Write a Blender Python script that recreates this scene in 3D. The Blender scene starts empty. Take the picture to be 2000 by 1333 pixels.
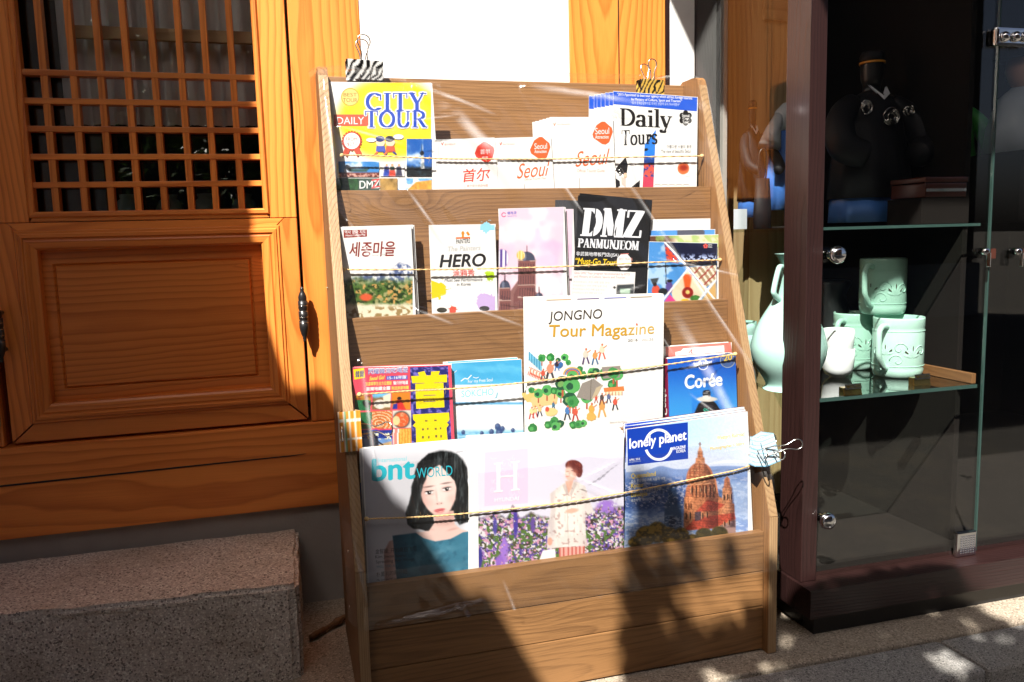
import bpy, bmesh, math, random
import numpy as np
from mathutils import Vector, Matrix
random.seed(7); rng = np.random.default_rng(7)
scene = bpy.context.scene
COL = scene.collection
rad = math.radians

# ------------------------------------------------------------------ camera
# X runs along the house front to the right, Y into the wall, Z up; terrace floor is z = 0
FPX, YAW, PITCH, ROLL, CAMH = 1600.0, rad(15.61), rad(7.28), rad(-1.55), 0.80
_f = np.array([math.sin(YAW)*math.cos(PITCH), math.cos(YAW)*math.cos(PITCH), -math.sin(PITCH)])
_r0 = np.array([math.cos(YAW), -math.sin(YAW), 0.0]); _u0 = np.cross(_r0, _f)
_r = _r0*math.cos(ROLL) + _u0*math.sin(ROLL); _u = -_r0*math.sin(ROLL) + _u0*math.cos(ROLL)
CAM = np.array([0.0, 0.0, CAMH])
cam_data = bpy.data.cameras.new('camera'); cam = bpy.data.objects.new('camera', cam_data); COL.objects.link(cam)
cam_data.sensor_width = 36.0; cam_data.lens = FPX/2000*36.0; cam_data.clip_start = 0.02; cam_data.clip_end = 500
m = Matrix(((_r[0], _u[0], -_f[0], CAM[0]), (_r[1], _u[1], -_f[1], CAM[1]), (_r[2], _u[2], -_f[2], CAM[2]), (0, 0, 0, 1)))
cam.matrix_world = m; scene.camera = cam

def ray(x, y): return _r*(x-1000.0) - _u*(y-666.5) + _f*FPX
def onY(x, y, Y): d = ray(x, y); return CAM + d*(Y/d[1])
def onZ(x, y, Z): d = ray(x, y); return CAM + d*((Z-CAMH)/d[2])
def onX(x, y, X): d = ray(x, y); return CAM + d*(X/d[0])
def onP(x, y, p0, n): d = ray(x, y); return CAM + d*(((p0-CAM) @ n)/(d @ n))

# ------------------------------------------------------------------ light
SUN = np.array([.40, .53, -.75]); SUN /= np.linalg.norm(SUN)
world = bpy.data.worlds.new('World'); scene.world = world; world.use_nodes = True
wn = world.node_tree; sky = wn.nodes.new('ShaderNodeTexSky'); sky.sky_type = 'NISHITA'; sky.sun_disc = False
sky.sun_elevation = math.asin(-SUN[2]); sky.sun_rotation = math.atan2(-SUN[0], -SUN[1])
sky.air_density = .55; sky.dust_density = 4.0; sky.ozone_density = .2      # milky summer haze over the town
bg = wn.nodes['Background']; bg.inputs[1].default_value = 0.05; wn.links.new(sky.outputs[0], bg.inputs[0])
sl = bpy.data.lights.new('sun', 'SUN'); sl.energy = 5.0; sl.angle = rad(0.53); sl.color = (1, .95, .87)
sun = bpy.data.objects.new('sun', sl); COL.objects.link(sun)
sun.rotation_euler = Vector(SUN).to_track_quat('-Z', 'Y').to_euler(); sun.location = (-3, -4, 6)
scene.view_settings.view_transform = 'Standard'; scene.view_settings.look = 'None'
scene.view_settings.exposure = 1.3; scene.view_settings.gamma = 1.0
scene.render.engine = 'CYCLES'
cy = scene.cycles; cy.use_denoising = True; cy.max_bounces = 8; cy.transparent_max_bounces = 24; cy.caustics_reflective = False; cy.caustics_refractive = False

# ------------------------------------------------------------------ materials
def lin(c):
    c = np.asarray(c, float)/255.0
    return np.where(c <= .04045, c/12.92, ((c+.055)/1.055)**2.4)
def newmat(name):
    mt = bpy.data.materials.new(name); mt.use_nodes = True
    nt = mt.node_tree; b = nt.nodes['Principled BSDF']
    return mt, nt, b
def N(nt, t, **kw):
    n = nt.nodes.new(t)
    for k, v in kw.items():
        if k.startswith('i_'):
            key = k[2:]; n.inputs[int(key) if key.isdigit() else key.replace('_', ' ')].default_value = v
        else: setattr(n, k, v)
    return n
def M_(nt, op, a, b=None, c=None):
    n = nt.nodes.new('ShaderNodeMath'); n.operation = op
    for i, v in enumerate((a, b, c)):
        if v is None: continue
        if isinstance(v, (int, float)): n.inputs[i].default_value = v
        else: nt.links.new(v, n.inputs[i])
    return n.outputs[0]
def mixc(nt, fac, a, b):
    n = nt.nodes.new('ShaderNodeMix'); n.data_type = 'RGBA'
    for i, v in ((0, fac), (6, a), (7, b)):
        if isinstance(v, (int, float)): n.inputs[i].default_value = v
        elif isinstance(v, (tuple, list)): n.inputs[i].default_value = (*v[:3], 1)
        else: nt.links.new(v, n.inputs[i])
    return n.outputs[2]
def plain(name, rgb, rough=.5, metal=0.0, spec=.5, bump=0.0, bscale=200, **kw):
    mt, nt, b = newmat(name)
    tc = N(nt, 'ShaderNodeTexCoord'); nz = N(nt, 'ShaderNodeTexNoise', i_Scale=bscale*.12, i_Detail=4.0)
    nt.links.new(tc.outputs['Object'], nz.inputs['Vector'])
    c = mixc(nt, nz.outputs[0], tuple(x*.86 for x in rgb), tuple(min(1, x*1.12) for x in rgb))
    nt.links.new(c, b.inputs['Base Color']); b.inputs['Roughness'].default_value = rough
    b.inputs['Metallic'].default_value = metal; b.inputs['Specular IOR Level'].default_value = spec
    for k, v in kw.items(): b.inputs[k.replace('_', ' ')].default_value = v
    if bump:
        n2 = N(nt, 'ShaderNodeTexNoise', i_Scale=float(bscale), i_Detail=5.0); nt.links.new(tc.outputs['Object'], n2.inputs['Vector'])
        bp = N(nt, 'ShaderNodeBump', i_Strength=bump, i_Distance=.002); nt.links.new(n2.outputs[0], bp.inputs['Height']); nt.links.new(bp.outputs[0], b.inputs['Normal'])
    return mt
def wood(name, light, dark, freq=95, ringmix=.62, rough=.5, fibre=.35, knots=.86, coat=0.0, blotch=.25):
    """growth rings round an off-centre pith; 'wc' holds grain-aligned coordinates of each board (x along the grain)"""
    mt, nt, b = newmat(name); L = nt.links
    at = N(nt, 'ShaderNodeAttribute', attribute_name='wc')
    sep = N(nt, 'ShaderNodeSeparateXYZ'); L.new(at.outputs['Vector'], sep.inputs[0])
    mp = N(nt, 'ShaderNodeMapping'); mp.inputs['Scale'].default_value = (2.2, 9, 9); L.new(at.outputs['Vector'], mp.inputs[0])
    n1 = N(nt, 'ShaderNodeTexNoise', i_Scale=1.0, i_Detail=3.0); L.new(mp.outputs[0], n1.inputs['Vector'])
    # knots
    mk = N(nt, 'ShaderNodeMapping'); mk.inputs['Scale'].default_value = (2.6, 8, 8); L.new(at.outputs['Vector'], mk.inputs[0])
    vo = N(nt, 'ShaderNodeTexVoronoi', i_Scale=1.0); L.new(mk.outputs[0], vo.inputs['Vector'])
    sc = N(nt, 'ShaderNodeSeparateColor'); L.new(vo.outputs['Color'], sc.inputs[0])
    on = M_(nt, 'GREATER_THAN', sc.outputs[0], knots)
    kd = N(nt, 'ShaderNodeMapRange', interpolation_type='SMOOTHERSTEP'); L.new(vo.outputs['Distance'], kd.inputs[0])
    for i, v in ((1, .42), (2, 0.0), (3, 0.0), (4, 1.0)): kd.inputs[i].default_value = v
    kn = M_(nt, 'MULTIPLY', kd.outputs[0], on)
    r = M_(nt, 'SQRT', M_(nt, 'ADD', M_(nt, 'MULTIPLY', sep.outputs[1], sep.outputs[1]), M_(nt, 'MULTIPLY', sep.outputs[2], sep.outputs[2])))
    r = M_(nt, 'ADD', r, M_(nt, 'MULTIPLY', M_(nt, 'SUBTRACT', n1.outputs[0], .5), .030))
    r = M_(nt, 'ADD', r, M_(nt, 'MULTIPLY', kn, .05))
    fr = M_(nt, 'FRACT', M_(nt, 'MULTIPLY', r, float(freq)))
    ramp = N(nt, 'ShaderNodeValToRGB'); e = ramp.color_ramp.elements
    e[0].position = 0; e[0].color = (0, 0, 0, 1); e[1].position = .88; e[1].color = (1, 1, 1, 1)
    q = e.new(.45); q.color = (.12, .12, .12, 1); q = e.new(.99); q.color = (.1, .1, .1, 1)
    L.new(fr, ramp.inputs[0])
    mf = N(nt, 'ShaderNodeMapping'); mf.inputs['Scale'].default_value = (7, 420, 420); L.new(at.outputs['Vector'], mf.inputs[0])
    n2 = N(nt, 'ShaderNodeTexNoise', i_Scale=1.0, i_Detail=3.0); L.new(mf.outputs[0], n2.inputs['Vector'])
    mb = N(nt, 'ShaderNodeMapping'); mb.inputs['Scale'].default_value = (1.6, 14, 14); L.new(at.outputs['Vector'], mb.inputs[0])
    n3 = N(nt, 'ShaderNodeTexNoise', i_Scale=1.0, i_Detail=2.0); L.new(mb.outputs[0], n3.inputs['Vector'])
    fac = M_(nt, 'ADD', M_(nt, 'MULTIPLY', ramp.outputs[0], ringmix), M_(nt, 'MULTIPLY', M_(nt, 'SUBTRACT', n2.outputs[0], .5), fibre*2))
    fac = M_(nt, 'ADD', fac, M_(nt, 'MULTIPLY', M_(nt, 'SUBTRACT', n3.outputs[0], .45), blotch*2))
    kd2 = M_(nt, 'MULTIPLY', M_(nt, 'POWER', kn, 5.0), .9)
    fac = M_(nt, 'ADD', fac, kd2); 
    cl = N(nt, 'ShaderNodeClamp'); L.new(fac, cl.inputs[0])
    oi = N(nt, 'ShaderNodeObjectInfo'); tone = M_(nt, 'ADD', M_(nt, 'MULTIPLY', oi.outputs['Random'], .34), .83)       # no two boards alike
    c = mixc(nt, cl.outputs[0], light, dark); hs = N(nt, 'ShaderNodeHueSaturation'); L.new(c, hs.inputs['Color']); L.new(tone, hs.inputs['Value']); L.new(hs.outputs[0], b.inputs['Base Color'])
    b.inputs['Roughness'].default_value = rough; b.inputs['Coat Weight'].default_value = coat; b.inputs['Coat Roughness'].default_value = .25
    bp = N(nt, 'ShaderNodeBump', i_Strength=.25, i_Distance=.0015); L.new(cl.outputs[0], bp.inputs['Height']); L.new(bp.outputs[0], b.inputs['Normal'])
    return mt
def granite(name, base, speck, scale=170.0, stain=(.30, .24, .15), stainamt=.35, bump=.5):
    mt, nt, b = newmat(name); L = nt.links
    tc = N(nt, 'ShaderNodeTexCoord')
    n1 = N(nt, 'ShaderNodeTexNoise', i_Scale=scale, i_Detail=6.0, i_Roughness=.7); L.new(tc.outputs['Object'], n1.inputs['Vector'])
    v = N(nt, 'ShaderNodeTexVoronoi', i_Scale=scale*1.3); L.new(tc.outputs['Object'], v.inputs['Vector'])
    sc = N(nt, 'ShaderNodeSeparateColor'); L.new(v.outputs['Color'], sc.inputs[0])
    mr = N(nt, 'ShaderNodeMapRange'); L.new(n1.outputs[0], mr.inputs[0]); mr.inputs[1].default_value = .32; mr.inputs[2].default_value = .68
    c = mixc(nt, mr.outputs[0], tuple(x*.55 for x in base), tuple(min(1, x*1.3) for x in base))
    c = mixc(nt, M_(nt, 'GREATER_THAN', sc.outputs[0], .86), c, speck)
    c = mixc(nt, M_(nt, 'MULTIPLY', M_(nt, 'GREATER_THAN', sc.outputs[1], .85), .6), c, tuple(min(1, x*1.7) for x in base))
    n3 = N(nt, 'ShaderNodeTexNoise', i_Scale=4.5, i_Detail=5.0, i_Roughness=.65); L.new(tc.outputs['Object'], n3.inputs['Vector'])
    m3 = N(nt, 'ShaderNodeMapRange'); L.new(n3.outputs[0], m3.inputs[0]); m3.inputs[1].default_value = .5; m3.inputs[2].default_value = .75; m3.inputs[4].default_value = stainamt
    c = mixc(nt, m3.outputs[0], c, stain); L.new(c, b.inputs['Base Color']); b.inputs['Roughness'].default_value = .85
    bp = N(nt, 'ShaderNodeBump', i_Strength=bump, i_Distance=.003); L.new(n1.outputs[0], bp.inputs['Height']); L.new(bp.outputs[0], b.inputs['Normal'])
    return mt
def clear(name, tint=(1, 1, 1), ior=1.5, rough=0.0, base=0.0, haze=0.0, gain=1.0):
    """thin sheet: lets light straight through and mirrors by Fresnel"""
    mt = bpy.data.materials.new(name); mt.use_nodes = True; nt = mt.node_tree; nt.nodes.clear(); L = nt.links
    out = N(nt, 'ShaderNodeOutputMaterial'); tr = N(nt, 'ShaderNodeBsdfTransparent'); tr.inputs[0].default_value = (*tint, 1)
    gl = N(nt, 'ShaderNodeBsdfGlossy'); gl.inputs['Roughness'].default_value = rough
    # Schlick weight for a sheet, the same from both sides
    geo = N(nt, 'ShaderNodeNewGeometry'); vm = N(nt, 'ShaderNodeVectorMath', operation='DOT_PRODUCT'); L.new(geo.outputs['Normal'], vm.inputs[0]); L.new(geo.outputs['Incoming'], vm.inputs[1])
    cs = M_(nt, 'ABSOLUTE', vm.outputs['Value']); p5 = M_(nt, 'POWER', M_(nt, 'SUBTRACT', 1.0, cs), 5.0)
    r0 = ((ior-1)/(ior+1))**2*1.8
    fac = M_(nt, 'ADD', M_(nt, 'MULTIPLY', p5, (1-r0)*gain), r0*gain + base); cl = N(nt, 'ShaderNodeClamp'); L.new(fac, cl.inputs[0])
    mx = N(nt, 'ShaderNodeMixShader'); L.new(cl.outputs[0], mx.inputs[0]); L.new(tr.outputs[0], mx.inputs[1]); L.new(gl.outputs[0], mx.inputs[2])
    last = mx.outputs[0]
    if haze:
        df = N(nt, 'ShaderNodeBsdfDiffuse'); df.inputs[0].default_value = (.85, .85, .87, 1)
        cr = N(nt, 'ShaderNodeAttribute', attribute_name='fold_glare')          # white sun glare on the folds, painted in as diffuse
        m2 = N(nt, 'ShaderNodeMixShader'); L.new(M_(nt, 'ADD', M_(nt, 'MULTIPLY', cr.outputs['Fac'], .30), haze), m2.inputs[0]); L.new(last, m2.inputs[1]); L.new(df.outputs[0], m2.inputs[2]); last = m2.outputs[0]
    L.new(last, out.inputs[0]); return mt
def print_mat(name, rough=.32, spec=.5):
    mt, nt, b = newmat(name); a = N(nt, 'ShaderNodeVertexColor', layer_name='Col'); nt.links.new(a.outputs[0], b.inputs['Base Color'])
    b.inputs['Roughness'].default_value = rough; b.inputs['Specular IOR Level'].default_value = spec; return mt

MAT = {
 'pine': wood('varnished_pine', (.80, .27, .050), (.48, .108, .013), freq=92, ringmix=.62, rough=.38, coat=.25, knots=.91, fibre=.26, blotch=.36),
 'rack': wood('rack_board', (.245, .122, .045), (.075, .032, .011), freq=150, ringmix=.38, rough=.55, fibre=.6, knots=.80, blotch=.42),
 'rack_edge': wood('rack_edge_band', (.36, .225, .11), (.19, .105, .046), freq=260, ringmix=.6, rough=.5, fibre=.6, knots=.99),
 'frame': wood('dark_foil_frame', (.023, .0095, .0088), (.009, .004, .0037), freq=150, ringmix=.5, rough=.35, fibre=.5, knots=.99),
 'old': wood('dry_beige_timber', (.42, .29, .15), (.26, .15, .06), freq=80, ringmix=.5, rough=.6, knots=.9),
 'bamboo': wood('brown_stick', (.17, .08, .03), (.07, .028, .01), freq=200, ringmix=.4, rough=.5, knots=.99),
 'plaster': plain('white_plaster', (.80, .79, .77), .9, bump=.12, bscale=260),
 'concrete': plain('grey_render', (.36, .34, .315), .9, bump=.35, bscale=160),
 'granite': granite('pink_grey_granite', (.64, .59, .53), (.21, .19, .17), scale=260.0, stainamt=.45),
 'kerb': granite('grey_granite', (.30, .29, .275), (.10, .10, .10), scale=340, stainamt=.2),
 'floor': granite('beige_cement_floor', (.37, .31, .24), (.19, .15, .11), scale=260, stainamt=.3, bump=.2),
 'street': granite('street_paving', (.10, .09, .075), (.06, .055, .05), scale=120, stainamt=.3),
 'black': plain('black_iron', (.012, .012, .013), .35, spec=.5, bump=.1, bscale=300),
 'chrome': plain('chrome', (.75, .75, .76), .12, metal=1.0),
 'steel': plain('nickel_wire', (.68, .66, .62), .22, metal=1.0),
 'glass': clear('window_glass', (.98, .99, .985), gain=.6),
 'shelfglass': clear('green_shelf_glass', (.92, .98, .95), gain=1.5, base=.0),
 'glassedge': plain('glass_edge', (.035, .07, .062), .15),
 'film': clear('clear_film', (.99, .99, .99), ior=1.5, rough=.11, gain=.8, haze=.005),
 'paper': plain('white_paper', (.80, .79, .77), .7),
 'print': print_mat('printed_cover', .34), 'matte': print_mat('printed_matte', .6),
 'celadon': plain('celadon_glaze', (.42, .65, .56), .07, bump=.10, bscale=90),
 'celwhite': plain('pale_celadon_glaze', (.37, .60, .54), .08, bump=.05, bscale=50),
 'white': plain('white_porcelain', (.80, .83, .84), .12),
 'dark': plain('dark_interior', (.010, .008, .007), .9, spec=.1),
 'cloth_black': plain('black_silk', (.006, .006, .008), .6, spec=.25, bump=.3, bscale=400),
 'cloth_blue': plain('blue_satin', (.05, .16, .50), .32, bump=.3, bscale=300),
 'cloth_green': plain('green_silk', (.05, .36, .05), .4),
 'cloth_pale': plain('pale_grey_silk', (.42, .45, .48), .5),
 'cloth_white': plain('white_cotton', (.7, .7, .74), .7),
 'cloth_grey': plain('grey_silk', (.10, .105, .11), .5),
 'opp': plain('dull_wall', (.055, .05, .045), .9),
 'skin': plain('painted_doll_skin', (.55, .30, .22), .5),
 'brass': plain('brass', (.55, .38, .12), .25, metal=1.0),
 'lacquer': plain('red_brown_lacquer', (.06, .018, .012), .15),
 'orange': plain('orange_band', (.6, .25, .02), .4),
 'bark': plain('tree_bark', (.10, .07, .05), .9, bump=.6, bscale=60),
 'tile': plain('grey_roof_tile', (.09, .09, .095), .7, bump=.3, bscale=80),
 'curtain': plain('grey_curtain', (.62, .60, .57), .9, bump=.2, bscale=90),
}
def leafmat(name, rgb):
    mt, nt, b = newmat(name); oi = N(nt, 'ShaderNodeNewGeometry')
    c = mixc(nt, oi.outputs['Random Per Island'], tuple(x*.6 for x in rgb), tuple(x*1.5 for x in rgb)); nt.links.new(c, b.inputs['Base Color'])
    b.inputs['Roughness'].default_value = .4; b.inputs['Transmission Weight'].default_value = 0; return mt
MAT['leaf'] = leafmat('green_leaf', (.09, .17, .03))
def twine_mat():
    mt, nt, b = newmat('jute_twine'); tc = N(nt, 'ShaderNodeTexCoord'); nz = N(nt, 'ShaderNodeTexNoise', i_Scale=700.0, i_Detail=2.0)
    nt.links.new(tc.outputs['Object'], nz.inputs['Vector']); c = mixc(nt, nz.outputs[0], (.46, .28, .10), (.80, .56, .27)); nt.links.new(c, b.inputs['Base Color']); b.inputs['Roughness'].default_value = .9
    return mt
MAT['twine'] = twine_mat()

# ------------------------------------------------------------------ object helpers
def root(name, label, cat, loc=(0, 0, 0), group=None):
    o = bpy.data.objects.new(name, None); COL.objects.link(o); o.location = loc; o.empty_display_size = .05
    return tag(o, label, cat, group)
def tag(o, label=None, cat=None, group=None, kind=None):
    if label: o['label'] = label
    if cat: o['category'] = cat
    if group: o['group'] = group
    if kind: o['kind'] = kind
    return o
def wloc(o):
    v = Vector((0, 0, 0))
    while o is not None: v = v + o.location; o = o.parent
    return v
def link(name, me, mat, parent=None, smooth=False):
    """mesh given in world coordinates; becomes a part of parent when there is one"""
    if parent is not None:
        me.transform(Matrix.Translation(-wloc(parent)))
    o = bpy.data.objects.new(name, me); COL.objects.link(o)
    if parent is not None: o.parent = parent
    if mat is not None and not me.materials: me.materials.append(MAT[mat] if isinstance(mat, str) else mat)
    if smooth: me.polygons.foreach_set('use_smooth', [True]*len(me.polygons))
    return o
def rebase(o):
    """put a top-level mesh's origin at the foot of the thing"""
    me = o.data; n = len(me.vertices); a = np.empty(n*3); me.vertices.foreach_get('co', a); a = a.reshape(-1, 3)
    c = Vector(((a[:, 0].min()+a[:, 0].max())/2, (a[:, 1].min()+a[:, 1].max())/2, a[:, 2].min()))
    me.transform(Matrix.Translation(-c)); o.location = c; return o
def grain(me, axis=0, seed=None, tilt=.05, deep=.06, side=.03):
    """stores grain-aligned coordinates about a random pith on each board"""
    rr = random.Random(seed) if seed is not None else random
    n = len(me.vertices); a = np.empty(n*3, np.float32); me.vertices.foreach_get('co', a); a = a.reshape(-1, 3)
    a = a - (a.min(0)+a.max(0))/2
    order = {0: (0, 1, 2), 1: (1, 0, 2), 2: (2, 0, 1)}[axis]; a = a[:, order]
    t1, t2 = rr.uniform(-tilt, tilt), rr.uniform(-tilt, tilt)
    b = a.copy(); b[:, 1] = a[:, 1] + t1*a[:, 0] + rr.choice((-1, 1))*rr.uniform(.4, 1)*(deep if True else 0)
    b[:, 2] = a[:, 2] + t2*a[:, 0] + rr.uniform(-side, side); b[:, 0] = a[:, 0] + rr.uniform(-20, 20)
    at = me.attributes.new('wc', 'FLOAT_VECTOR', 'POINT'); at.data.foreach_set('vector', b.astype(np.float32).ravel())
    return me
def bm_mesh(bm, name='m'):
    me = bpy.data.meshes.new(name); bmesh.ops.recalc_face_normals(bm, faces=bm.faces); bm.to_mesh(me); bm.free(); return me
def box_bm(x0, x1, y0, y1, z0, z1, bev=.0015, seg=2):
    bm = bmesh.new(); bmesh.ops.create_cube(bm, size=1)
    for v in bm.verts: v.co = Vector(((x0+x1)/2 + v.co.x*(x1-x0), (y0+y1)/2 + v.co.y*(y1-y0), (z0+z1)/2 + v.co.z*(z1-z0)))
    if bev: bmesh.ops.bevel(bm, geom=list(bm.edges), offset=min(bev, .45*min(x1-x0, y1-y0, z1-z0)), segments=seg, affect='EDGES', profile=.6)
    return bm
def box(name, x0, x1, y0, y1, z0, z1, mat, parent=None, bev=.0015, axis=None, seed=None, **kw):
    me = bm_mesh(box_bm(x0, x1, y0, y1, z0, z1, bev), name)
    if axis is None: axis = int(np.argmax([x1-x0, y1-y0, z1-z0]))
    grain(me, axis, seed, **kw); return link(name, me, mat, parent)
def prism(name, pts, a0, a1, plane, mat, parent=None, bev=0.0, axis=2, seed=None):
    """polygon in plane 'yz' / 'xz' / 'xy', extruded along the third axis from a0 to a1"""
    f = {'yz': lambda p, a: (a, p[0], p[1]), 'xz': lambda p, a: (p[0], a, p[1]), 'xy': lambda p, a: (p[0], p[1], a)}[plane]
    bm = bmesh.new(); A = [bm.verts.new(f(p, a0)) for p in pts]; B = [bm.verts.new(f(p, a1)) for p in pts]; n = len(pts)
    bm.faces.new(A); bm.faces.new(B[::-1])
    for i in range(n): bm.faces.new((A[i], B[i], B[(i+1) % n], A[(i+1) % n]))
    if bev: bmesh.ops.bevel(bm, geom=list(bm.edges), offset=bev, segments=2, affect='EDGES')
    me = bm_mesh(bm, name); grain(me, axis, seed); return link(name, me, mat, parent)
def mesh(name, V, F, mat, parent=None, smooth=False, axis=0):
    me = bpy.data.meshes.new(name); me.from_pydata([tuple(map(float, v)) for v in V], [], F); me.update(); grain(me, axis)
    return link(name, me, mat, parent, smooth)
def tube_data(path, r, n=8, closed=False):
    P = [np.array(p, float) for p in path]; V = []; F = []; m_ = len(P); up = None
    for i, p in enumerate(P):
        if closed: t = P[(i+1) % m_]-P[i-1]
        else: t = P[min(i+1, m_-1)]-P[max(i-1, 0)]
        t /= np.linalg.norm(t)+1e-12
        if up is None:
            up = np.cross(t, [0, 0, 1.0]);
            if np.linalg.norm(up) < .1: up = np.cross(t, [1.0, 0, 0])
        up = up - t*(up @ t); up /= np.linalg.norm(up); w = np.cross(t, up)
        rr = r[i] if hasattr(r, '__len__') else r
        for k in range(n): a = 2*math.pi*k/n; V.append(p + rr*(math.cos(a)*up + math.sin(a)*w))
    for i in range(m_ if closed else m_-1):
        for k in range(n):
            j = (i+1) % m_; F.append((i*n+k, i*n+(k+1) % n, j*n+(k+1) % n, j*n+k))
    if not closed: F.append(tuple(range(n-1, -1, -1))); F.append(tuple((m_-1)*n+k for k in range(n)))
    return V, F
def tube(name, path, r, mat, parent=None, n=8, closed=False):
    V, F = tube_data(path, r, n, closed); return mesh(name, V, F, mat, parent, True)
def lathe(name, prof, c, mat, parent=None, n=40, axis='z', smooth=True):
    """prof: (radius, height) pairs; c: centre of the foot"""
    V = []; F = []; m_ = len(prof)
    for (r, h) in prof:
        for k in range(n):
            a = 2*math.pi*k/n; x, y = r*math.cos(a), r*math.sin(a)
            V.append((c[0]+x, c[1]+y, c[2]+h) if axis == 'z' else ((c[0]+x, c[1]+h, c[2]+y) if axis == 'y' else (c[0]+h, c[1]+x, c[2]+y)))
    for i in range(m_-1):
        for k in range(n): F.append((i*n+k, i*n+(k+1) % n, (i+1)*n+(k+1) % n, (i+1)*n+k))
    if prof[0][0] > 1e-6: F.append(tuple(range(n-1, -1, -1)))
    if prof[-1][0] > 1e-6: F.append(tuple((m_-1)*n+k for k in range(n)))
    return mesh(name, V, F, mat, parent, smooth)
def spline(pts, n=8):
    P = [np.array(p, float) for p in pts]; out = []
    for i in range(len(P)-1):
        p0, p1, p2, p3 = P[max(i-1, 0)], P[i], P[i+1], P[min(i+2, len(P)-1)]
        for k in range(n):
            t = k/n; out.append(.5*((2*p1)+(-p0+p2)*t+(2*p0-5*p1+4*p2-p3)*t*t+(-p0+3*p1-3*p2+p3)*t**3))
    out.append(P[-1]); return out
# ================================================================== SETTING
ST = -.15                                            # street level; the terrace stands one kerb above it
mesh('street', [(-80, -80, ST), (80, -80, ST), (80, 80, ST), (-80, 80, ST)], [(0, 1, 2, 3)], 'street')
tag(bpy.data.objects['street'], kind='structure')
fl = box('terrace_floor', -4, 5, 1.238, 4.2, ST, 0, 'floor', None, bev=.004); tag(fl, kind='structure')
for (x0, x1, where) in ((-1.9, -.62, 'before the added shade wall'), (-.616, .30, 'before the granite step'), (.304, 1.19, 'below the brochure rack'), (1.194, 2.3, 'below the glass showcase')):
    k = box('kerb_stone', x0, x1, 1.117, 1.234, ST-.05, -.003, 'kerb', None, bev=.008)
    rebase(k); tag(k, 'long grey granite kerb stone of the terrace edge, '+where, 'kerb', 'granite kerb stones edging the terrace')

# ------------------------------------------------------------------ timber house
house = root('timber_house', 'pine framed house front with white plaster and a lattice door', 'house', (0.2, 1.8, 0))
def H(name, *a, mat='pine', bev=.002, **kw): return box(name, *a, mat, house, bev, **kw)
box('foundation', -2.2, .97, 1.806, 1.95, -.02, .224, 'concrete', house, .003)
H('sill_beam', -2.2, .88, 1.792, 1.97, .226, .412, axis=0, seed=5)
prism('split', [(-.56, .335), (-.2, .3395), (.0, .342), (.03, .3445), (-.0, .3440), (-.2, .3425), (-.56, .3385)], 1.7905, 1.7925, 'xz', 'black', house)
H('post', .046, .19, 1.796, 1.94, .414, 2.30, seed=11)
H('post', .655, .89, 1.796, 1.97, .414, 2.30, seed=17, tilt=.09)
prism('crack', [(.770, 2.2), (.7725, 2.2), (.7745, 1.1), (.773, .9), (.7725, 1.1)], 1.7948, 1.7962, 'xz', 'black', house)
H('post', -.72, -.545, 1.796, 1.94, .414, 2.30, seed=13)
H('lintel_beam', -2.2, .97, 1.79, 1.98, 2.302, 2.50, axis=0, seed=3)
box('plaster_panel', .1905, .6545, 1.7985, 1.90, .3, 2.3015, 'plaster', house, .001)
box('plaster_panel', .906, .9685, 1.8025, 1.90, .2, 2.3015, 'plaster', house, .001)
box('plaster_panel', -2.2, -.7205, 1.835, 1.90, .4125, 2.3015, 'plaster', house, .001)
box('trim_strip', .891, .9045, 1.803, 1.90, .2, 2.3015, 'frame', house, .001)
box('roof_eave', -2.2, .40, 1.50, 2.4, 2.504, 2.56, 'tile', house, .004)

# ---- lattice door: stiles, rails, mitred mouldings, panel, bars, glass
XD0, XD1, ZD0 = -.532, .040, .418
door = bpy.data.objects.new('door', None); COL.objects.link(door); door.parent = house; door.location = Vector((-.245, 1.8, .418)) - house.location
XO0, XO1 = float(onY(50, 230, 1.802)[0]), float(onY(503, 230, 1.802)[0])
ZO0 = float(onY(290, 411, 1.802)[2])
XP0, XP1 = float(onY(86, 630, 1.802)[0]), float(onY(521, 630, 1.802)[0])
ZP1, ZP0 = float(onY(290, 483, 1.802)[2]), float(onY(310, 774, 1.802)[2])
def frame_member(name, pts, seed, axis):             # flat board in the door plane
    return prism(name, pts, 1.802, 1.838, 'xz', 'pine', door, bev=.0012, axis=axis, seed=seed)
e = .0008
frame_member('stile', [(XO1+.012, ZO0-.02), (XD1, ZO0-.02), (XD1, 2.26), (XO1+.012, 2.26)], 21, 2)
frame_member('stile', [(XD0, ZO0-.02), (XO0-.012, ZO0-.02), (XO0-.012, 2.26), (XD0, 2.26)], 22, 2)
mo = .048                                            # width of the mitred frame round the lower panel
frame_member('stile', [(XP1+e, ZP0-.004), (XD1, ZD0+.002), (XD1, ZO0-.02-e), (XP1+mo, ZO0-.02-e), (XP1+e, ZP1+.002)], 23, 2)
frame_member('stile', [(XD0, ZD0+.002), (XP0-e, ZP0-.004), (XP0-e, ZP1+.002), (XP0-mo, ZO0-.02-e), (XD0, ZO0-.02-e)], 24, 2)
frame_member('rail', [(XD0+.002, ZD0), (XD1-.002, ZD0), (XP1-e, ZP0-.004-e), (XP0+e, ZP0-.004-e)], 25, 0)
frame_member('rail', [(XP0, ZP1+.004), (XP1, ZP1+.004), (XP1+mo-e, ZO0-.02-e), (XP0-mo+e, ZO0-.02-e)], 26, 0)
frame_member('rail', [(XO0-.011, ZO0-.0195), (XO1+.011, ZO0-.0195), (XO1+.001, ZO0), (XO0-.001, ZO0)], 27, 0)
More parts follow.
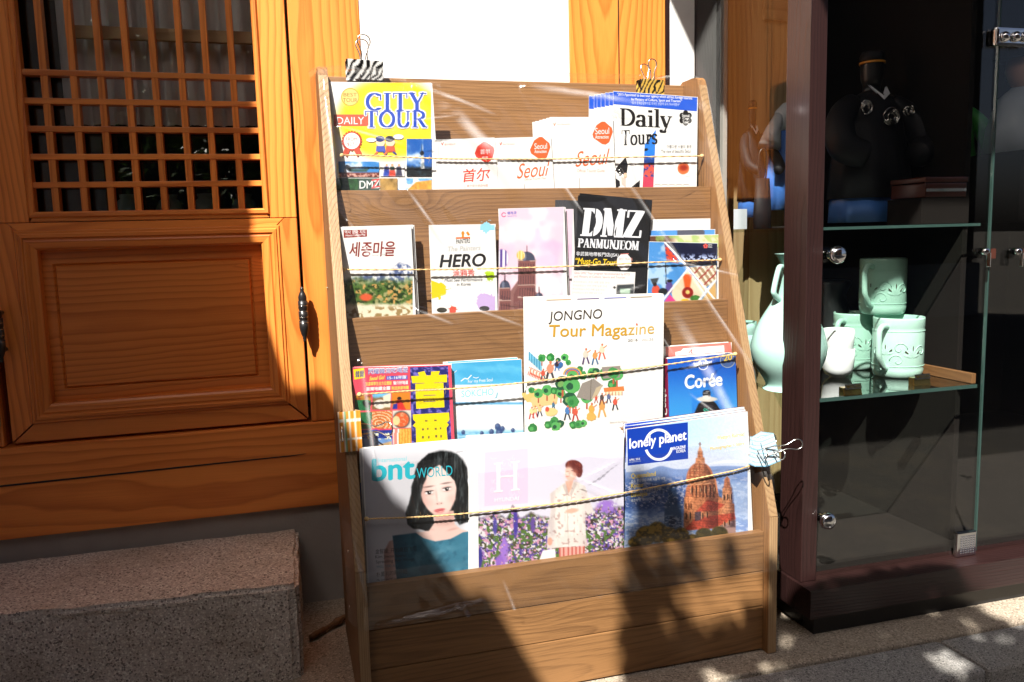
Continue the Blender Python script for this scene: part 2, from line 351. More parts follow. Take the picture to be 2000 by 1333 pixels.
def moulding(x0, x1, z0, z1, prof, seed):
    """mitred ridges laid on the frame: prof = (outset from the rectangle, y)"""
    for side in range(4):
        V = []; F = []
        for (o, y) in prof:
            c = [(x0-o, z0-o), (x1+o, z0-o), (x1+o, z1+o), (x0-o, z1+o)]; a, b = c[side], c[(side+1) % 4]
            V += [(a[0], y, a[1]), (b[0], y, b[1])]
        for i in range(len(prof)-1): F.append((2*i, 2*i+1, 2*i+3, 2*i+2))
        mesh('moulding', V, F, 'pine', door, False, axis=(0, 2, 0, 2)[side])
moulding(XP0, XP1, ZP0, ZP1, [(-.001, 1.823), (.0, 1.802), (.004, 1.799), (.016, 1.7965), (.019, 1.7985), (.022, 1.7985), (.024, 1.7955), (.030, 1.7955), (.032, 1.7985), (.036, 1.7985), (.038, 1.8018)], 31)
moulding(XO0, XO1, ZO0, 2.2, [(-.001, 1.823), (.0, 1.802), (.003, 1.799), (.009, 1.7985), (.012, 1.8018)], 33)
# raised panel with a fine groove round its field
gx0, gx1 = float(onY(118, 640, 1.82)[0]), float(onY(495, 620, 1.82)[0]); gz1, gz0 = float(onY(300, 513, 1.82)[2]), float(onY(315, 745, 1.82)[2])
bm = bmesh.new()
rings = [((XP0, XP1, ZP0, ZP1), 1.8225), ((gx0-.004, gx1+.004, gz0-.004, gz1+.004), 1.8205), ((gx0-.0005, gx1+.0005, gz0-.0005, gz1+.0005), 1.8245), ((gx0+.003, gx1-.003, gz0+.003, gz1-.003), 1.8185)]
loops = [[bm.verts.new(p) for p in ((a, y, c), (b, y, c), (b, y, d), (a, y, d))] for (a, b, c, d), y in rings]
for i in range(3):
    for k in range(4): bm.faces.new((loops[i][k], loops[i][(k+1) % 4], loops[i+1][(k+1) % 4], loops[i+1][k]))
bm.faces.new(loops[3])
me = bpy.data.meshes.new('panel'); bm.to_mesh(me); bm.free(); grain(me, 0, 41, tilt=.03, deep=.05, side=.02); link('panel', me, 'pine', door)
for px in (93, 150, 203, 255.5, 308, 360.5, 409.5, 460):
    x = float(onY(px, 230, 1.806)[0]); box('lattice_bar', x-.0062, x+.0062, 1.8065, 1.832, ZO0-.001, 2.2, 'pine', door, .0008, axis=2)
for py in (146.5, 200.5, 253.5, 306.5, 360):
    z = float(onY(280, py, 1.806)[2]); box('lattice_bar', XO0-.001, XO1+.001, 1.8055, 1.8315, z-.0055, z+.0055, 'pine', door, .0008, axis=0)
box('pane', XO0-.005, XO1+.005, 1.841, 1.845, ZO0-.01, 2.21, 'glass', door, 0)
def door_handle(x, z, h, parent, y):
    """turned black iron grip held off the wood on two pins"""
    rr = .0098; pr = [(.0, -h), (.0032, -h), (.0036, -h+.002), (.0030, -h+.004), (.0042, -h+.006), (.0038, -h+.009), (.0068, -h+.016), (.0088, -h+.024)]
    for s in (-1, 0, 1):
        c0 = s*h*.36; pr += [(rr, c0-h*.14), (rr, c0+h*.12), (rr*.86, c0+h*.125), (rr*.86, c0+h*.135)]
    pr += [(.0088, h-.022), (.0066, h-.015), (.0038, h-.009), (.0044, h-.006), (.0034, h-.002), (0, h)]
    o = lathe('handle', pr, (x, y, z), 'black', parent, n=24)
    for dz in (-h*.62, h*.62): tube('handle_pin', [(x, y, z+dz), (x, y+.032, z+dz)], .0042, 'black', parent, n=10)
    for s in (-.5, -.17, .17, .5): tube('handle_ring', [(x+.0099*math.cos(a), y+.0099*math.sin(a), z+s*h*.62) for a in np.linspace(0, 2*math.pi, 24, endpoint=False)], .0005, 'steel', parent, n=5, closed=True)
hp = onY(592.5, 614, 1.772); door_handle(float(hp[0]), float(hp[2]), .058, door, 1.772)
# neighbouring leaf beyond the left post
hp = onY(-3, 650, 1.765); door_handle(float(hp[0]), float(hp[2]), .058, house, 1.765)
box('block', -.575, -.546, 1.77, 1.7945, float(onY(5, 838, 1.77)[2]), float(onY(5, 783, 1.77)[2]), 'old', house, .002)
# room behind the lattice glass
room = root('room_interior', 'dim room with a grey curtain seen behind the lattice glass', 'room', (-.25, 2.3, .42))
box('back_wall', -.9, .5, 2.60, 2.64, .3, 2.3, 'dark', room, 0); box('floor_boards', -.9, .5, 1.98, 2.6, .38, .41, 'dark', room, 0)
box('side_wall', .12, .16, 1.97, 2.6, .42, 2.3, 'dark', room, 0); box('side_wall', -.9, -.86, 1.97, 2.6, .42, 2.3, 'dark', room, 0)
V = []; F = []; nx = 90
zc = float(onY(280, 245, 1.885)[2])
for i in range(nx+1):
    x = -.40+.47*i/nx; y = 1.885+.010*math.sin(i*.9)+.005*math.sin(i*2.3)
    V += [(x, y, zc), (x, y, 2.29)]
for i in range(nx): F.append((2*i, 2*i+2, 2*i+3, 2*i+1))
mesh('curtain', V, F, 'curtain', room, True)
z = float(onY(280, 68, 1.86)[2]); box('curtain_rail', -.38, .035, 1.852, 1.866, z-.012, z+.012, 'old', room, .001)
for i in range(5):
    x = -.33+.085*i; lathe('jar', [(.022, 0), (.032, .02), (.034, .05), (.024, .075), (.018, .08), (.02, .09), (0, .09)], (x, 2.10+.03*(i % 2), .83), 'celwhite', room, 20)
box('jar_shelf', -.42, .08, 2.02, 2.2, .81, .829, 'old', room, .001)

# ------------------------------------------------------------------ granite step and stick
sp = [(-1.6, 1.56), (-.5, 1.527), (-.015, 1.482), (-.002, 1.492), (.004, 1.795), (-1.6, 1.795)]
bm = bmesh.new(); lo = [bm.verts.new((x, y, -.002)) for x, y in sp]; hi = [bm.verts.new((x, y, .181)) for x, y in sp]
bm.faces.new(hi); bm.faces.new(lo[::-1])
for i in range(6): bm.faces.new((lo[i], lo[(i+1) % 6], hi[(i+1) % 6], hi[i]))
bmesh.ops.bevel(bm, geom=[ed for ed in bm.edges if any(v.co.z > .1 for v in ed.verts)], offset=.008, segments=3, affect='EDGES')
bmesh.ops.triangulate(bm, faces=bm.faces)
for _ in range(5): bmesh.ops.subdivide_edges(bm, edges=[ed for ed in bm.edges if ed.calc_length() > .02], cuts=1, use_grid_fill=False); bmesh.ops.triangulate(bm, faces=bm.faces)
from mathutils import noise as mnoise
for v in bm.verts:
    q = v.co*28; d = mnoise.noise(q)*.0022+mnoise.noise(q*3.1)*.0011-(max(0, mnoise.noise(q*.55))*.006 if (v.co.z > .165 and (v.co.y < 1.57 or v.co.x > -.02)) else 0)
    if v.co.z > .01: v.co += Vector((d, d, d*.8))
o = link('granite_step', bm_mesh(bm), 'granite', None, False); rebase(o)
tag(o, 'rough pinkish granite step block below the lattice door', 'step')
a, b = onZ(606, 1246, .008), onZ(672, 1206, .012); d = (b-a); L_ = np.linalg.norm(d)
rs = []; P_ = []
for i in range(25):
    t = i/24*1.3; P_.append(a+d*t); rs.append(.0058+.0012*math.sin(i*.5)+(.0018 if i in (7, 14, 15, 21) else 0))
o = tube('wooden_stick', P_, rs, 'bamboo', None, 10); rebase(o); tag(o, 'short brown knotty stick lying between granite step and rack', 'stick')

# ------------------------------------------------------------------ glass showcase
case = root('glass_showcase', 'dark brown framed glass showcase built out beside the rack', 'showcase', (1.4, 1.56, 0))
def B(name, *a, mat='frame', bev=.0012, **kw): return box(name, *a, mat, case, bev, **kw)
YF = 1.335
B('corner_post', .951, .986, YF, 1.408, .107, 2.19, seed=51); B('back_post', .971, 1.012, 1.795, 1.86, .107, 2.19, seed=52)
B('gasket', 1.0125, 1.034, 1.80, 1.86, .107, 2.19, mat='black'); B('seal_strip', 1.0345, 1.046, 1.785, 1.80, .107, 2.19, mat='concrete')
B('sill', .945, 2.6, 1.295, 1.372, .048, .106, axis=0, seed=53); B('sill', .945, 1.02, 1.373, 1.86, .048, .106, axis=1, seed=54)
B('plinth', .975, 2.6, 1.325, 1.36, -.001, .0475, mat='black'); B('plinth', .975, 1.0, 1.361, 1.86, -.001, .0475, mat='black')
B('head_rail', .945, 2.6, 1.30, 1.372, 2.14, 2.199, axis=0)
pane1 = B('pane', .966, .972, 1.409, 1.794, .107, 2.19, mat='glass', bev=0)
XG = 1.386
B('pane', .9865, XG, 1.346, 1.352, .110, 2.139, mat='glass', bev=0); B('pane', XG+.004, 2.0, 1.346, 1.352, .110, 2.139, mat='glass', bev=0)
B('pane_edge', XG+.0003, XG+.0013, 1.3462, 1.3518, .110, 2.139, mat='glassedge', bev=0); B('pane_edge', XG+.0026, XG+.0036, 1.3462, 1.3518, .110, 2.139, mat='glassedge', bev=0)
B('floor_board', .975, 2.6, 1.373, 2.45, .06, .1065, mat='dark'); B('back_wall', .9705, 2.6, 2.40, 2.44, .107, 2.19, mat='dark')
B('side_wall', 2.56, 2.6, 1.373, 2.40, .107, 2.19, mat='dark'); B('ceiling', .97, 2.6, 1.373, 2.44, 2.191, 2.2, mat='dark')
B('side_wall', .9705, 1.02, 1.8615, 2.40, .107, 2.19, mat='dark')
# shelves
ZS1 = .467; ZS2 = float(onY(1650, 443, 1.36)[2])
sh = prism('glass_shelf', [(.99, 1.365), (XG+.004, 1.365), (XG+.004, 1.80), (.99, 1.80)], ZS1-.008, ZS1, 'xy', 'shelfglass', case)
prism('shelf_edge', [(.99, 1.3636), (XG+.004, 1.3636), (XG+.004, 1.3646), (.99, 1.3646)], ZS1-.0078, ZS1-.0002, 'xy', 'glassedge', case)
prism('glass_shelf', [(.99, 1.375), (XG+.004, 1.375), (XG+.004, 1.80), (.99, 1.80)], ZS2-.006, ZS2, 'xy', 'shelfglass', case)
prism('shelf_edge', [(.99, 1.3736), (XG+.004, 1.3736), (XG+.004, 1.3746), (.99, 1.3746)], ZS2-.0058, ZS2-.0002, 'xy', 'glassedge', case)
B('partition', XG+.005, XG+.018, 1.42, 2.39, .107, 1.9, mat='dark'); B('shelf_trim', XG-.006, XG+.0045, 1.368, 1.80, ZS1+.0005, ZS1+.022, mat='bamboo', axis=1)
B('back_shelf', .99, XG, 1.81, 2.0, ZS1-.02, ZS1, mat='dark')
xa, xb = float(onX(1468, 150, 1.12)[0]), 0
xa = float(onY(1467, 150, 1.83)[0]); xb = float(onY(1560, 150, 1.83)[0])
B('inner_post', xa, xb, 1.83, 1.95, .107, 2.19, mat='old', seed=61)
B('inner_plate', xa+.03, xb, 1.822, 1.829, float(onY(1500, 40, 1.825)[2]), float(onY(1500, 40, 1.825)[2])+.1, mat='old', seed=62)
# pale rear panels glimpsed between the dolls
for (x0, x1, y0, y1) in ((1612, 1698, 45, 440), (1750, 1786, 20, 440), (1612, 1698, 452, 520), (1745, 1775, 452, 520)):
    a, b = onY(x0, y1, 2.2), onY(x1, y0, 2.2); box('rear_panel', float(a[0]), float(b[0]), 2.2, 2.21, float(a[2]), float(b[2]), 'cloth_pale', case, 0)
def knob(px, py):
    c = onY(px, py, 1.33)
    lathe('knob', [(.0, -.016), (.010, -.0155), (.0155, -.012), (.017, -.006), (.0165, -.002), (.0115, .0), (.009, .006), (.009, .0155)], c, 'chrome', case, 28, axis='y')
knob(1632, 498); knob(1613, 1016)
# hinge clamps and cam locks
a = onY(1868, 1086, 1.335); b = onY(1908, 1036, 1.335)
B('hinge_clamp', float(a[0]), float(b[0]), 1.334, 1.345, .107, float(b[2]), mat='chrome', bev=.003)
for i in range(6):
    for j in range(8):
        x = float(a[0])+.010+(float(b[0])-float(a[0])-.018)*i/5; z = .116+(float(b[2])-.126)*j/7
        lathe('stud', [(.0, -.0022), (.0016, -.0012), (.0019, 0)], (x, 1.3338, z), 'chrome', case, 6, axis='y', smooth=False)
B('hinge_clamp', float(onY(1945, 70, 1.335)[0]), float(onY(2012, 70, 1.335)[0]), 1.332, 1.345, float(onY(1970, 90, 1.335)[2]), float(onY(1970, 54, 1.335)[2]), mat='chrome', bev=.005)
for px in (1963, 1985, 2003):
    c = onY(px, 72, 1.33); lathe('hinge_screw', [(0, -.008), (.007, -.007), (.010, -.002), (.010, .003)], c, 'chrome', case, 16, axis='y')
for px in (1921, 1984):
    c = onY(px, 492, 1.343); lathe('cam_lock', [(0, -.010), (.006, -.010), (.0075, -.008), (.0075, .003)], c, 'chrome', case, 16, axis='y')
    box('key', float(c[0])-.001, float(c[0])+.001, 1.325, 1.333, float(c[2])-.030, float(c[2])-.002, 'chrome', case, .0004)
    box('key_tag', float(c[0])+.004, float(c[0])+.016, 1.328, 1.330, float(c[2])-.014, float(c[2])+.006, 'lacquer', case, .0004)
# flat canopy over the showcase; its left edge throws the slanting shade line
box('canopy', .44, 2.7, .45, 1.789, 2.202, 2.25, 'frame', case, .003, axis=0)

# ------------------------------------------------------------------ added wall out of view to the left, its outline cut to shade door and rack
gw = root('shade_wall', 'added plastered wall with tiled coping, out of view, cut to shade door and rack', 'wall', (-.85, .6, ST))
prof = [(1.785, ST), (1.785, 2.80), (.83, 2.80), (.855, 2.4), (.875, 2.2), (.86, 2.0), (.80, 1.90), (.74, 1.875), (.29, 2.0), (.10, 2.09), (-.19, 2.13), (-.50, 2.15), (-.50, ST)]
prism('wall', prof, -.95, -.75, 'yz', 'plaster', gw)
for i in range(6):
    y = -.50+.2*i; zt = 2.2 if y < -.2 else 2.13-.1*(y+.19)
    box('coping_tile', -1.02, -.76, y, y+.19, zt+.004-.02, zt+.02-.02, 'tile', gw, .003)
# ================================================================== DISPLAY RACK
XI0, XI1 = .104, .846                                # between the side panels
def slant(z): return 1.286 if z < .27 else 1.286+(z-.27)*.278/.843
rack = root('display_rack', 'tall brown wood brochure rack with four stepped tiers against the house', 'rack', (.475, 1.46, 0))
sp_ = [(1.286, .0005), (1.286, .27), (1.5575, 1.098), (1.562, 1.108), (1.570, 1.1135), (1.585, 1.115), (1.630, 1.115), (1.642, 1.108), (1.645, 1.09), (1.645, .0005)]
for k, (x0, x1) in enumerate(((.086, XI0), (XI1, .864))):
    sidep = prism('side_panel', sp_, x0, x1, 'yz', 'rack', rack, bev=.0008, axis=2, seed=70+k)
    # pale edge band on the sloping front edge
    for (ya, za, yb, zb) in ((1.286, .002, 1.286, .269), (1.2863, .2705, 1.5573, 1.097)):
        V = []
        for x in (x0+.0006, x1-.0006):
            for (y, z) in ((ya, za), (yb, zb)): V += [(x, y-.0012, z), (x, y+.0002, z)]
        mesh('edge_band', V, [(0, 2, 6, 4), (0, 1, 3, 2), (4, 6, 7, 5), (0, 4, 5, 1), (2, 3, 7, 6)], 'rack_edge', rack, axis=2)
def RB(name, *a, seed=None, mat='rack', **kw): return box(name, *a, mat, rack, .001, axis=0, seed=seed, **kw)
ZL = {1: .889, 2: .666, 3: .445, 4: .236}; YL = {1: 1.505, 2: 1.437, 3: 1.362, 4: 1.302}; YT = {1: 1.62, 2: 1.505, 3: 1.437, 4: 1.362}
e_ = .0006
RB('back_board', XI0+e_, XI1-e_, 1.62, 1.634, .62, 1.107, seed=80)
RB('tier_board', XI0+e_, XI1-e_, 1.505, 1.520, .60, .889, seed=81); RB('tier_board', XI0+e_, XI1-e_, 1.437, 1.452, .378, .666, seed=82)
RB('tier_board', XI0+e_, XI1-e_, 1.362, 1.377, .15, .445, seed=83); RB('tier_board', XI0+e_, XI1-e_, 1.302, 1.318, .160, .236, seed=84)
RB('plank', XI0+e_, XI1-e_, 1.303, 1.318, .090, .1585, seed=85); RB('plank', XI0+e_, XI1-e_, 1.3015, 1.318, .004, .0885, seed=86)
for (ya, yb, z) in ((1.5205, 1.6195, .80), (1.4525, 1.5045, .585), (1.3775, 1.4365, .365), (1.3185, 1.3615, .155)):
    RB('shelf', XI0+e_, XI1-e_, ya, yb, z-.012, z)
for (px, py) in ((640, 563), (681, 1077), (700, 1118), (703, 1285), (684, 1185), (622, 325)):
    c = onX(px, py, .0858)
    if 1.28 < c[1] < 1.66 and c[2] > 0: lathe('screw_cap', [(0, -.0018), (.0028, -.0015), (.0034, 0)], c, 'steel', rack, 12, axis='x')

# ------------------------------------------------------------------ flat print: artwork drawn on each cover in its own plane
def CC(r, g, b, k=.70): return tuple(float(v) for v in lin((r, g, b))*k)
def smooth(a, b, x): t = np.clip((x-a)/(b-a), 0, 1); return t*t*(3-2*t)
def vn(x, y, s, seed=0, octs=3):
    out = np.zeros_like(x); amp = 1.0; tot = 0
    for o in range(octs):
        X, Y = x/s, y/s; xi, yi = np.floor(X).astype(np.int64), np.floor(Y).astype(np.int64); fx, fy = X-xi, Y-yi
        fx = fx*fx*(3-2*fx); fy = fy*fy*(3-2*fy)
        def h(i, j):
            n = (i*374761393+j*668265263+(seed+o*17)*1442695041) & 0x7fffffff; n = ((n ^ (n >> 13))*1274126177) & 0x7fffffff
            return ((n ^ (n >> 16)) & 0xffff)/65535.0
        v = (h(xi, yi)*(1-fx)+h(xi+1, yi)*fx)*(1-fy)+(h(xi, yi+1)*(1-fx)+h(xi+1, yi+1)*fx)*fy
        out += amp*v; tot += amp; amp *= .5; s = s/2
    return out/tot
def ell(x, y, cx, cy, rx, ry, soft=.12, rot=0):
    c, s = math.cos(rad(rot)), math.sin(rad(rot)); dx, dy = x-cx, y-cy; u = (dx*c+dy*s)/rx; v = (-dx*s+dy*c)/ry
    return 1-smooth(1-soft, 1+soft, np.sqrt(u*u+v*v))
def pm(x, y, pts, soft=1.2):
    """soft-edged polygon mask"""
    P = np.array(pts, float); ins = np.zeros(x.shape, bool); dm = np.full(x.shape, 1e9); n = len(P)
    for i in range(n):
        x0, y0 = P[i]; x1, y1 = P[(i+1) % n]
        c = ((y0 > y) != (y1 > y)) & (x < (x1-x0)*(y-y0)/(y1-y0+1e-12)+x0); ins ^= c
        dx, dy = x1-x0, y1-y0; t = np.clip(((x-x0)*dx+(y-y0)*dy)/(dx*dx+dy*dy+1e-9), 0, 1)
        dm = np.minimum(dm, np.hypot(x-x0-t*dx, y-y0-t*dy))
    return smooth(-soft, soft, np.where(ins, dm, -dm))
class Pic:
    def __init__(s, x, y, base): s.x, s.y = x, y; s.c = np.zeros(x.shape+(3,))+np.array(base, float)
    def put(s, m_, col): s.c = s.c*(1-m_[..., None])+np.array(col, float)*m_[..., None]
    def mul(s, m_, k): s.c = s.c*(1+(np.array(k)-1)*m_[..., None])

def hull(pts):
    pts = sorted(set((round(p[0], 6), round(p[1], 6)) for p in pts))
    def half(ps):
        o = []
        for p in ps:
            while len(o) > 1 and (o[-1][0]-o[-2][0])*(p[1]-o[-2][1])-(o[-1][1]-o[-2][1])*(p[0]-o[-2][0]) <= 0: o.pop()
            o.append(p)
        return o
    a, b = half(pts), half(pts[::-1]); return a[:-1]+b[:-1]
# a small Roman face drawn with a broad nib: S stem, H hairline, D diagonal, A arc
SER = {
 'C': (.80, [('A', .42, .5, .34, .46, 50, 310)], [('H', .68, .70, .78), ('S', .70, .62, .92, 0, 0, .35)]), 'I': (.44, [('S', .22, 0, 1, 1, 1)], []),
 'T': (.78, [('S', .39, 0, 1, 0, 1), ('H', .06, .72, .97), ('S', .08, .74, .98, 0, 0, .3), ('S', .70, .74, .98, 0, 0, .3)], []),
 'Y': (.80, [('S', .40, 0, .45, 0, 1), ('D', .13, 1, .40, .42, 1), ('D', .68, 1, .42, .42, .4), ('H', .0, .3, .97), ('H', .54, .82, .97)], []),
 'O': (.88, [('A', .44, .5, .36, .47, 0, 360)], []), 'U': (.86, [('S', .20, .3, 1, 1, 0), ('S', .68, .3, 1, 1, 0, .5), ('A', .44, .32, .24, .30, 180, 360)], []),
 'R': (.84, [('S', .20, 0, 1, 1, 1), ('A', .40, .74, .26, .23, -95, 95), ('H', .2, .44, .97), ('H', .2, .44, .5), ('D', .42, .5, .70, .04, 1), ('H', .62, .84, .03)], []),
 'D': (.86, [('S', .20, 0, 1, 1, 1), ('A', .36, .5, .40, .47, -95, 95), ('H', .2, .4, .97), ('H', .2, .4, .03)], []),
 'M': (1.05, [('S', .16, 0, 1, 1, 1, .5), ('S', .84, 0, 1, 1, 1), ('D', .20, 1, .50, .08, 1), ('D', .80, 1, .52, .08, .4)], []),
 'Z': (.80, [('H', .08, .72, .96), ('H', .06, .74, .04), ('D', .62, .95, .14, .05, 1.2), ('S', .09, .72, .97, 0, 0, .3), ('S', .72, .03, .28, 0, 0, .3)], []),
 'P': (.76, [('S', .20, 0, 1, 1, 1), ('A', .38, .73, .28, .24, -95, 95), ('H', .2, .4, .97), ('H', .2, .4, .48)], []),
 'A': (.86, [('D', .42, 1, .14, .03, .4), ('D', .44, 1, .70, .03, 1), ('H', .25, .6, .34), ('H', .02, .28, .03), ('H', .56, .86, .03)], []),
 'N': (.88, [('S', .16, 0, 1, 1, 1, .5), ('S', .72, 0, 1, 1, 0, .5), ('D', .18, 1, .70, .05, 1.1)], []),
 'J': (.56, [('S', .34, .2, 1, 1, 0), ('A', .17, .2, .17, .22, 190, 360)], []),
 'E': (.76, [('S', .20, 0, 1, 1, 1), ('H', .2, .68, .97), ('H', .2, .56, .5), ('H', .2, .70, .03), ('S', .66, .74, .97, 0, 0, .3), ('S', .69, .03, .28, 0, 0, .3)], []),
 'a': (.60, [('S', .42, .0, .48, 0, 0), ('A', .27, .47, .16, .19, 0, 160), ('A', .26, .18, .19, .17, 20, 340), ('H', .42, .58, .03)], []),
 'i': (.34, [('S', .18, 0, .66, 1, 1), ('A', .16, .90, .03, .04, 0, 360)], []), 'l': (.34, [('S', .18, 0, 1.05, 1, 1)], []),
 'y': (.62, [('D', .10, .64, .30, .06, 1), ('D', .52, .64, .24, -.18, .4), ('A', .14, -.18, .10, .09, 150, 360), ('H', 0, .24, .65), ('H', .40, .62, .65)], []),
 'o': (.62, [('A', .31, .32, .23, .32, 0, 360)], []), 'u': (.68, [('S', .16, .2, .66, 1, 0), ('S', .50, .0, .66, 1, 1), ('A', .33, .2, .17, .18, 180, 360)], []),
 'r': (.50, [('S', .18, 0, .66, 1, 1), ('A', .34, .46, .14, .18, 30, 170), ('A', .42, .54, .03, .05, 0, 360)], []),
 's': (.52, [('A', .26, .48, .16, .17, 20, 270), ('A', .26, .17, .18, .16, -150, 90), ('D', .16, .42, .36, .24, .8)], []), ' ': (.35, [], []),
}
def serif(txt, w=.17, t=.055):
    polys = []; x = 0
    def nib(p, q, ww, tt): return hull([(a[0]+sx*ww/2, a[1]+sy*tt/2) for a in (p, q) for sx in (-1, 1) for sy in (-1, 1)])
    for ch in txt:
        adv, A, Bx = SER[ch]
        for s in A+Bx:
            if s[0] == 'S':
                ww = w*(s[6] if len(s) > 6 else 1); polys.append(nib((x+s[1], s[2]+t/2), (x+s[1], s[3]-t/2), ww, t))
                if s[5]: polys.append(nib((x+s[1]-.07, s[2]+t/2), (x+s[1]+.07, s[2]+t/2), ww, t))
                if s[4]: polys.append(nib((x+s[1]-.07, s[3]-t/2), (x+s[1]+(.07 if ch.isupper() else 0), s[3]-t/2), ww, t))
            elif s[0] == 'H': polys.append(nib((x+s[1], s[3]), (x+s[2], s[3]), .02, t))
            elif s[0] == 'D': polys.append(nib((x+s[1], s[2]), (x+s[3], s[4]), w*s[5], t))
            else:
                n = max(6, int(abs(s[6]-s[5])/18)); P = [(x+s[1]+s[3]*math.cos(rad(s[5]+(s[6]-s[5])*i/n)), s[2]+s[4]*math.sin(rad(s[5]+(s[6]-s[5])*i/n))) for i in range(n+1)]
                for i in range(n): polys.append(nib(P[i], P[i+1], w*.95, t))
        x += adv
    return polys
_font = bpy.data.curves.new('lettering', 'FONT'); _fo = bpy.data.objects.new('lettering', _font)
def sans(txt, bold=0.0):
    _font.body = txt; _font.offset = bold; _font.size = 1.0; _font.resolution_u = 4
    me = bpy.data.meshes.new_from_object(_fo); V = np.array([v.co[:2] for v in me.vertices]); F = [tuple(p.vertices) for p in me.polygons]
    bpy.data.meshes.remove(me); return V, F

STEP = 1.6e-6
class Art:
    """coloured shapes laid on a cover; positions are read off the photograph and carried into the cover's own plane"""
    def __init__(s, p0, n, ex, ey, back):
        s.p0, s.n, s.ex, s.ey, s.back = p0, n, ex, ey, back; s.V = []; s.F = []; s.C = []; s.z = 1.2e-4
    def w(s, px, py): return onP(px, py, s.p0, s.n)
    def lay(s): s.z += STEP; return s.back*s.z
    def P(s, pts, col):
        o = s.lay(); b = len(s.V); s.V += [s.w(*p)+o for p in pts]; s.F.append(tuple(range(b, b+len(pts)))); s.C.append([col]*len(pts))
    def R(s, x0, y0, x1, y1, col, sk=0.0): s.P([(x0, y0), (x1, y0+sk*(x1-x0)), (x1, y1+sk*(x1-x0)), (x0, y1)], col)
    def E(s, cx, cy, rx, ry, col, n=20, a0=0, a1=360): s.P([(cx+rx*math.cos(rad(a0+(a1-a0)*i/n)), cy+ry*math.sin(rad(a0+(a1-a0)*i/n))) for i in range(n if a1-a0 == 360 else n+1)], col)
    def L(s, pts, wd, col):
        for (x0, y0), (x1, y1) in zip(pts[:-1], pts[1:]):
            d = math.hypot(x1-x0, y1-y0)+1e-9; nx, ny = -(y1-y0)/d*wd/2, (x1-x0)/d*wd/2; s.P([(x0+nx, y0+ny), (x1+nx, y1+ny), (x1-nx, y1-ny), (x0-nx, y0-ny)], col)
    def ring(s, cx, cy, rx, ry, wd, col, a0=0, a1=360, n=28):
        s.L([(cx+rx*math.cos(rad(a0+(a1-a0)*i/n)), cy+ry*math.sin(rad(a0+(a1-a0)*i/n))) for i in range(n+1)], wd, col)
    def blob(s, cx, cy, r, col, seed=0, k=.35, n=22, ry=None):
        q = random.Random(seed); s.P([(cx+r*(1+k*q.uniform(-1, 1))*math.cos(2*math.pi*i/n), cy+(ry or r)*(1+k*q.uniform(-1, 1))*math.sin(2*math.pi*i/n)) for i in range(n)], col)
    def T(s, txt, x0, y0, x1, y1, h, col, bold=0.0, shear=0.0, face='sans', wt=.17):
        """ink box: foot runs (x0,y0)-(x1,y1), ink height h, all in photo pixels"""
        if face == 'sans':
            V, F = sans(txt, 0.0); groups = [(V, F)]
            if bold > .006: groups = [(V+np.array(d)*bold, F) for d in ((-1, 0), (1, 0), (0, .8), (0, -.8))]
        else: groups = [(np.array(p), [tuple(range(len(p)))]) for p in serif(txt, wt)]
        A = np.concatenate([g[0] for g in groups])
        if not len(A): return
        A = A.copy(); lo, hi = A.min(0), A.max(0)
        for V, F in groups:
            u = (V[:, 0]-lo[0])/(hi[0]-lo[0]); v = (V[:, 1]-lo[1])/(hi[1]-lo[1])
            X = x0+u*(x1-x0)+v*h*shear; Y = y0+u*(y1-y0)-v*h; o = s.lay(); b = len(s.V)
            s.V += [s.w(a, c)+o for a, c in zip(X, Y)]; s.F += [tuple(b+i for i in f) for f in F]; s.C += [[col]*len(f) for f in F]
    def G(s, x0, y0, x1, y1, fn, step=1.7, sk=0.0, corners=None):
        """picture: a fine grid of vertex colours (sRGB 0..1 from fn)"""
        nx, ny = max(2, int((x1-x0)/step)), max(2, int((y1-y0)/step))
        if corners is not None: nx, ny = max(2, int(abs(corners[1][0]-corners[0][0])/step)), max(2, int(abs(corners[3][1]-corners[0][1])/step))
        U, W = np.meshgrid(np.linspace(0, 1, nx+1), np.linspace(0, 1, ny+1))
        if corners is None: X, Y = x0+U*(x1-x0), y0+W*(y1-y0)+sk*U*(x1-x0)
        else:
            c = np.array(corners, float); X = (c[0][0]*(1-U)+c[1][0]*U)*(1-W)+(c[3][0]*(1-U)+c[2][0]*U)*W; Y = (c[0][1]*(1-U)+c[1][1]*U)*(1-W)+(c[3][1]*(1-U)+c[2][1]*U)*W
        rgb = np.clip(fn(X, Y), 0, 1); rgb = lin(rgb*255)*.70; o = s.lay(); b = len(s.V)
        D = _r*(X[..., None]-1000)-_u*(Y[..., None]-666.5)+_f*FPX; t = ((s.p0-CAM) @ s.n)/(D @ s.n); PW = CAM+D*t[..., None]+o
        s.V += list(PW.reshape(-1, 3)); C_ = rgb.reshape(-1, 3).tolist()
        for j in range(ny):
            for i in range(nx):
                q = (j*(nx+1)+i, j*(nx+1)+i+1, (j+1)*(nx+1)+i+1, (j+1)*(nx+1)+i); s.F.append(tuple(b+k for k in q)); s.C.append([C_[k] for k in q])
    def build(s, name, parent, mat='print'):
        if not s.F: return None
        me = bpy.data.meshes.new(name); me.from_pydata([tuple(map(float, v)) for v in s.V], [], s.F)
        at = me.color_attributes.new('Col', 'FLOAT_COLOR', 'CORNER'); a = np.ones((sum(len(f) for f in s.F), 4), np.float32); k = 0
        flat = [c for f in s.C for c in f]; a[:, :3] = np.array(flat, np.float32); at.data.foreach_set('color', a.ravel())
        return link(name, me, mat, parent)

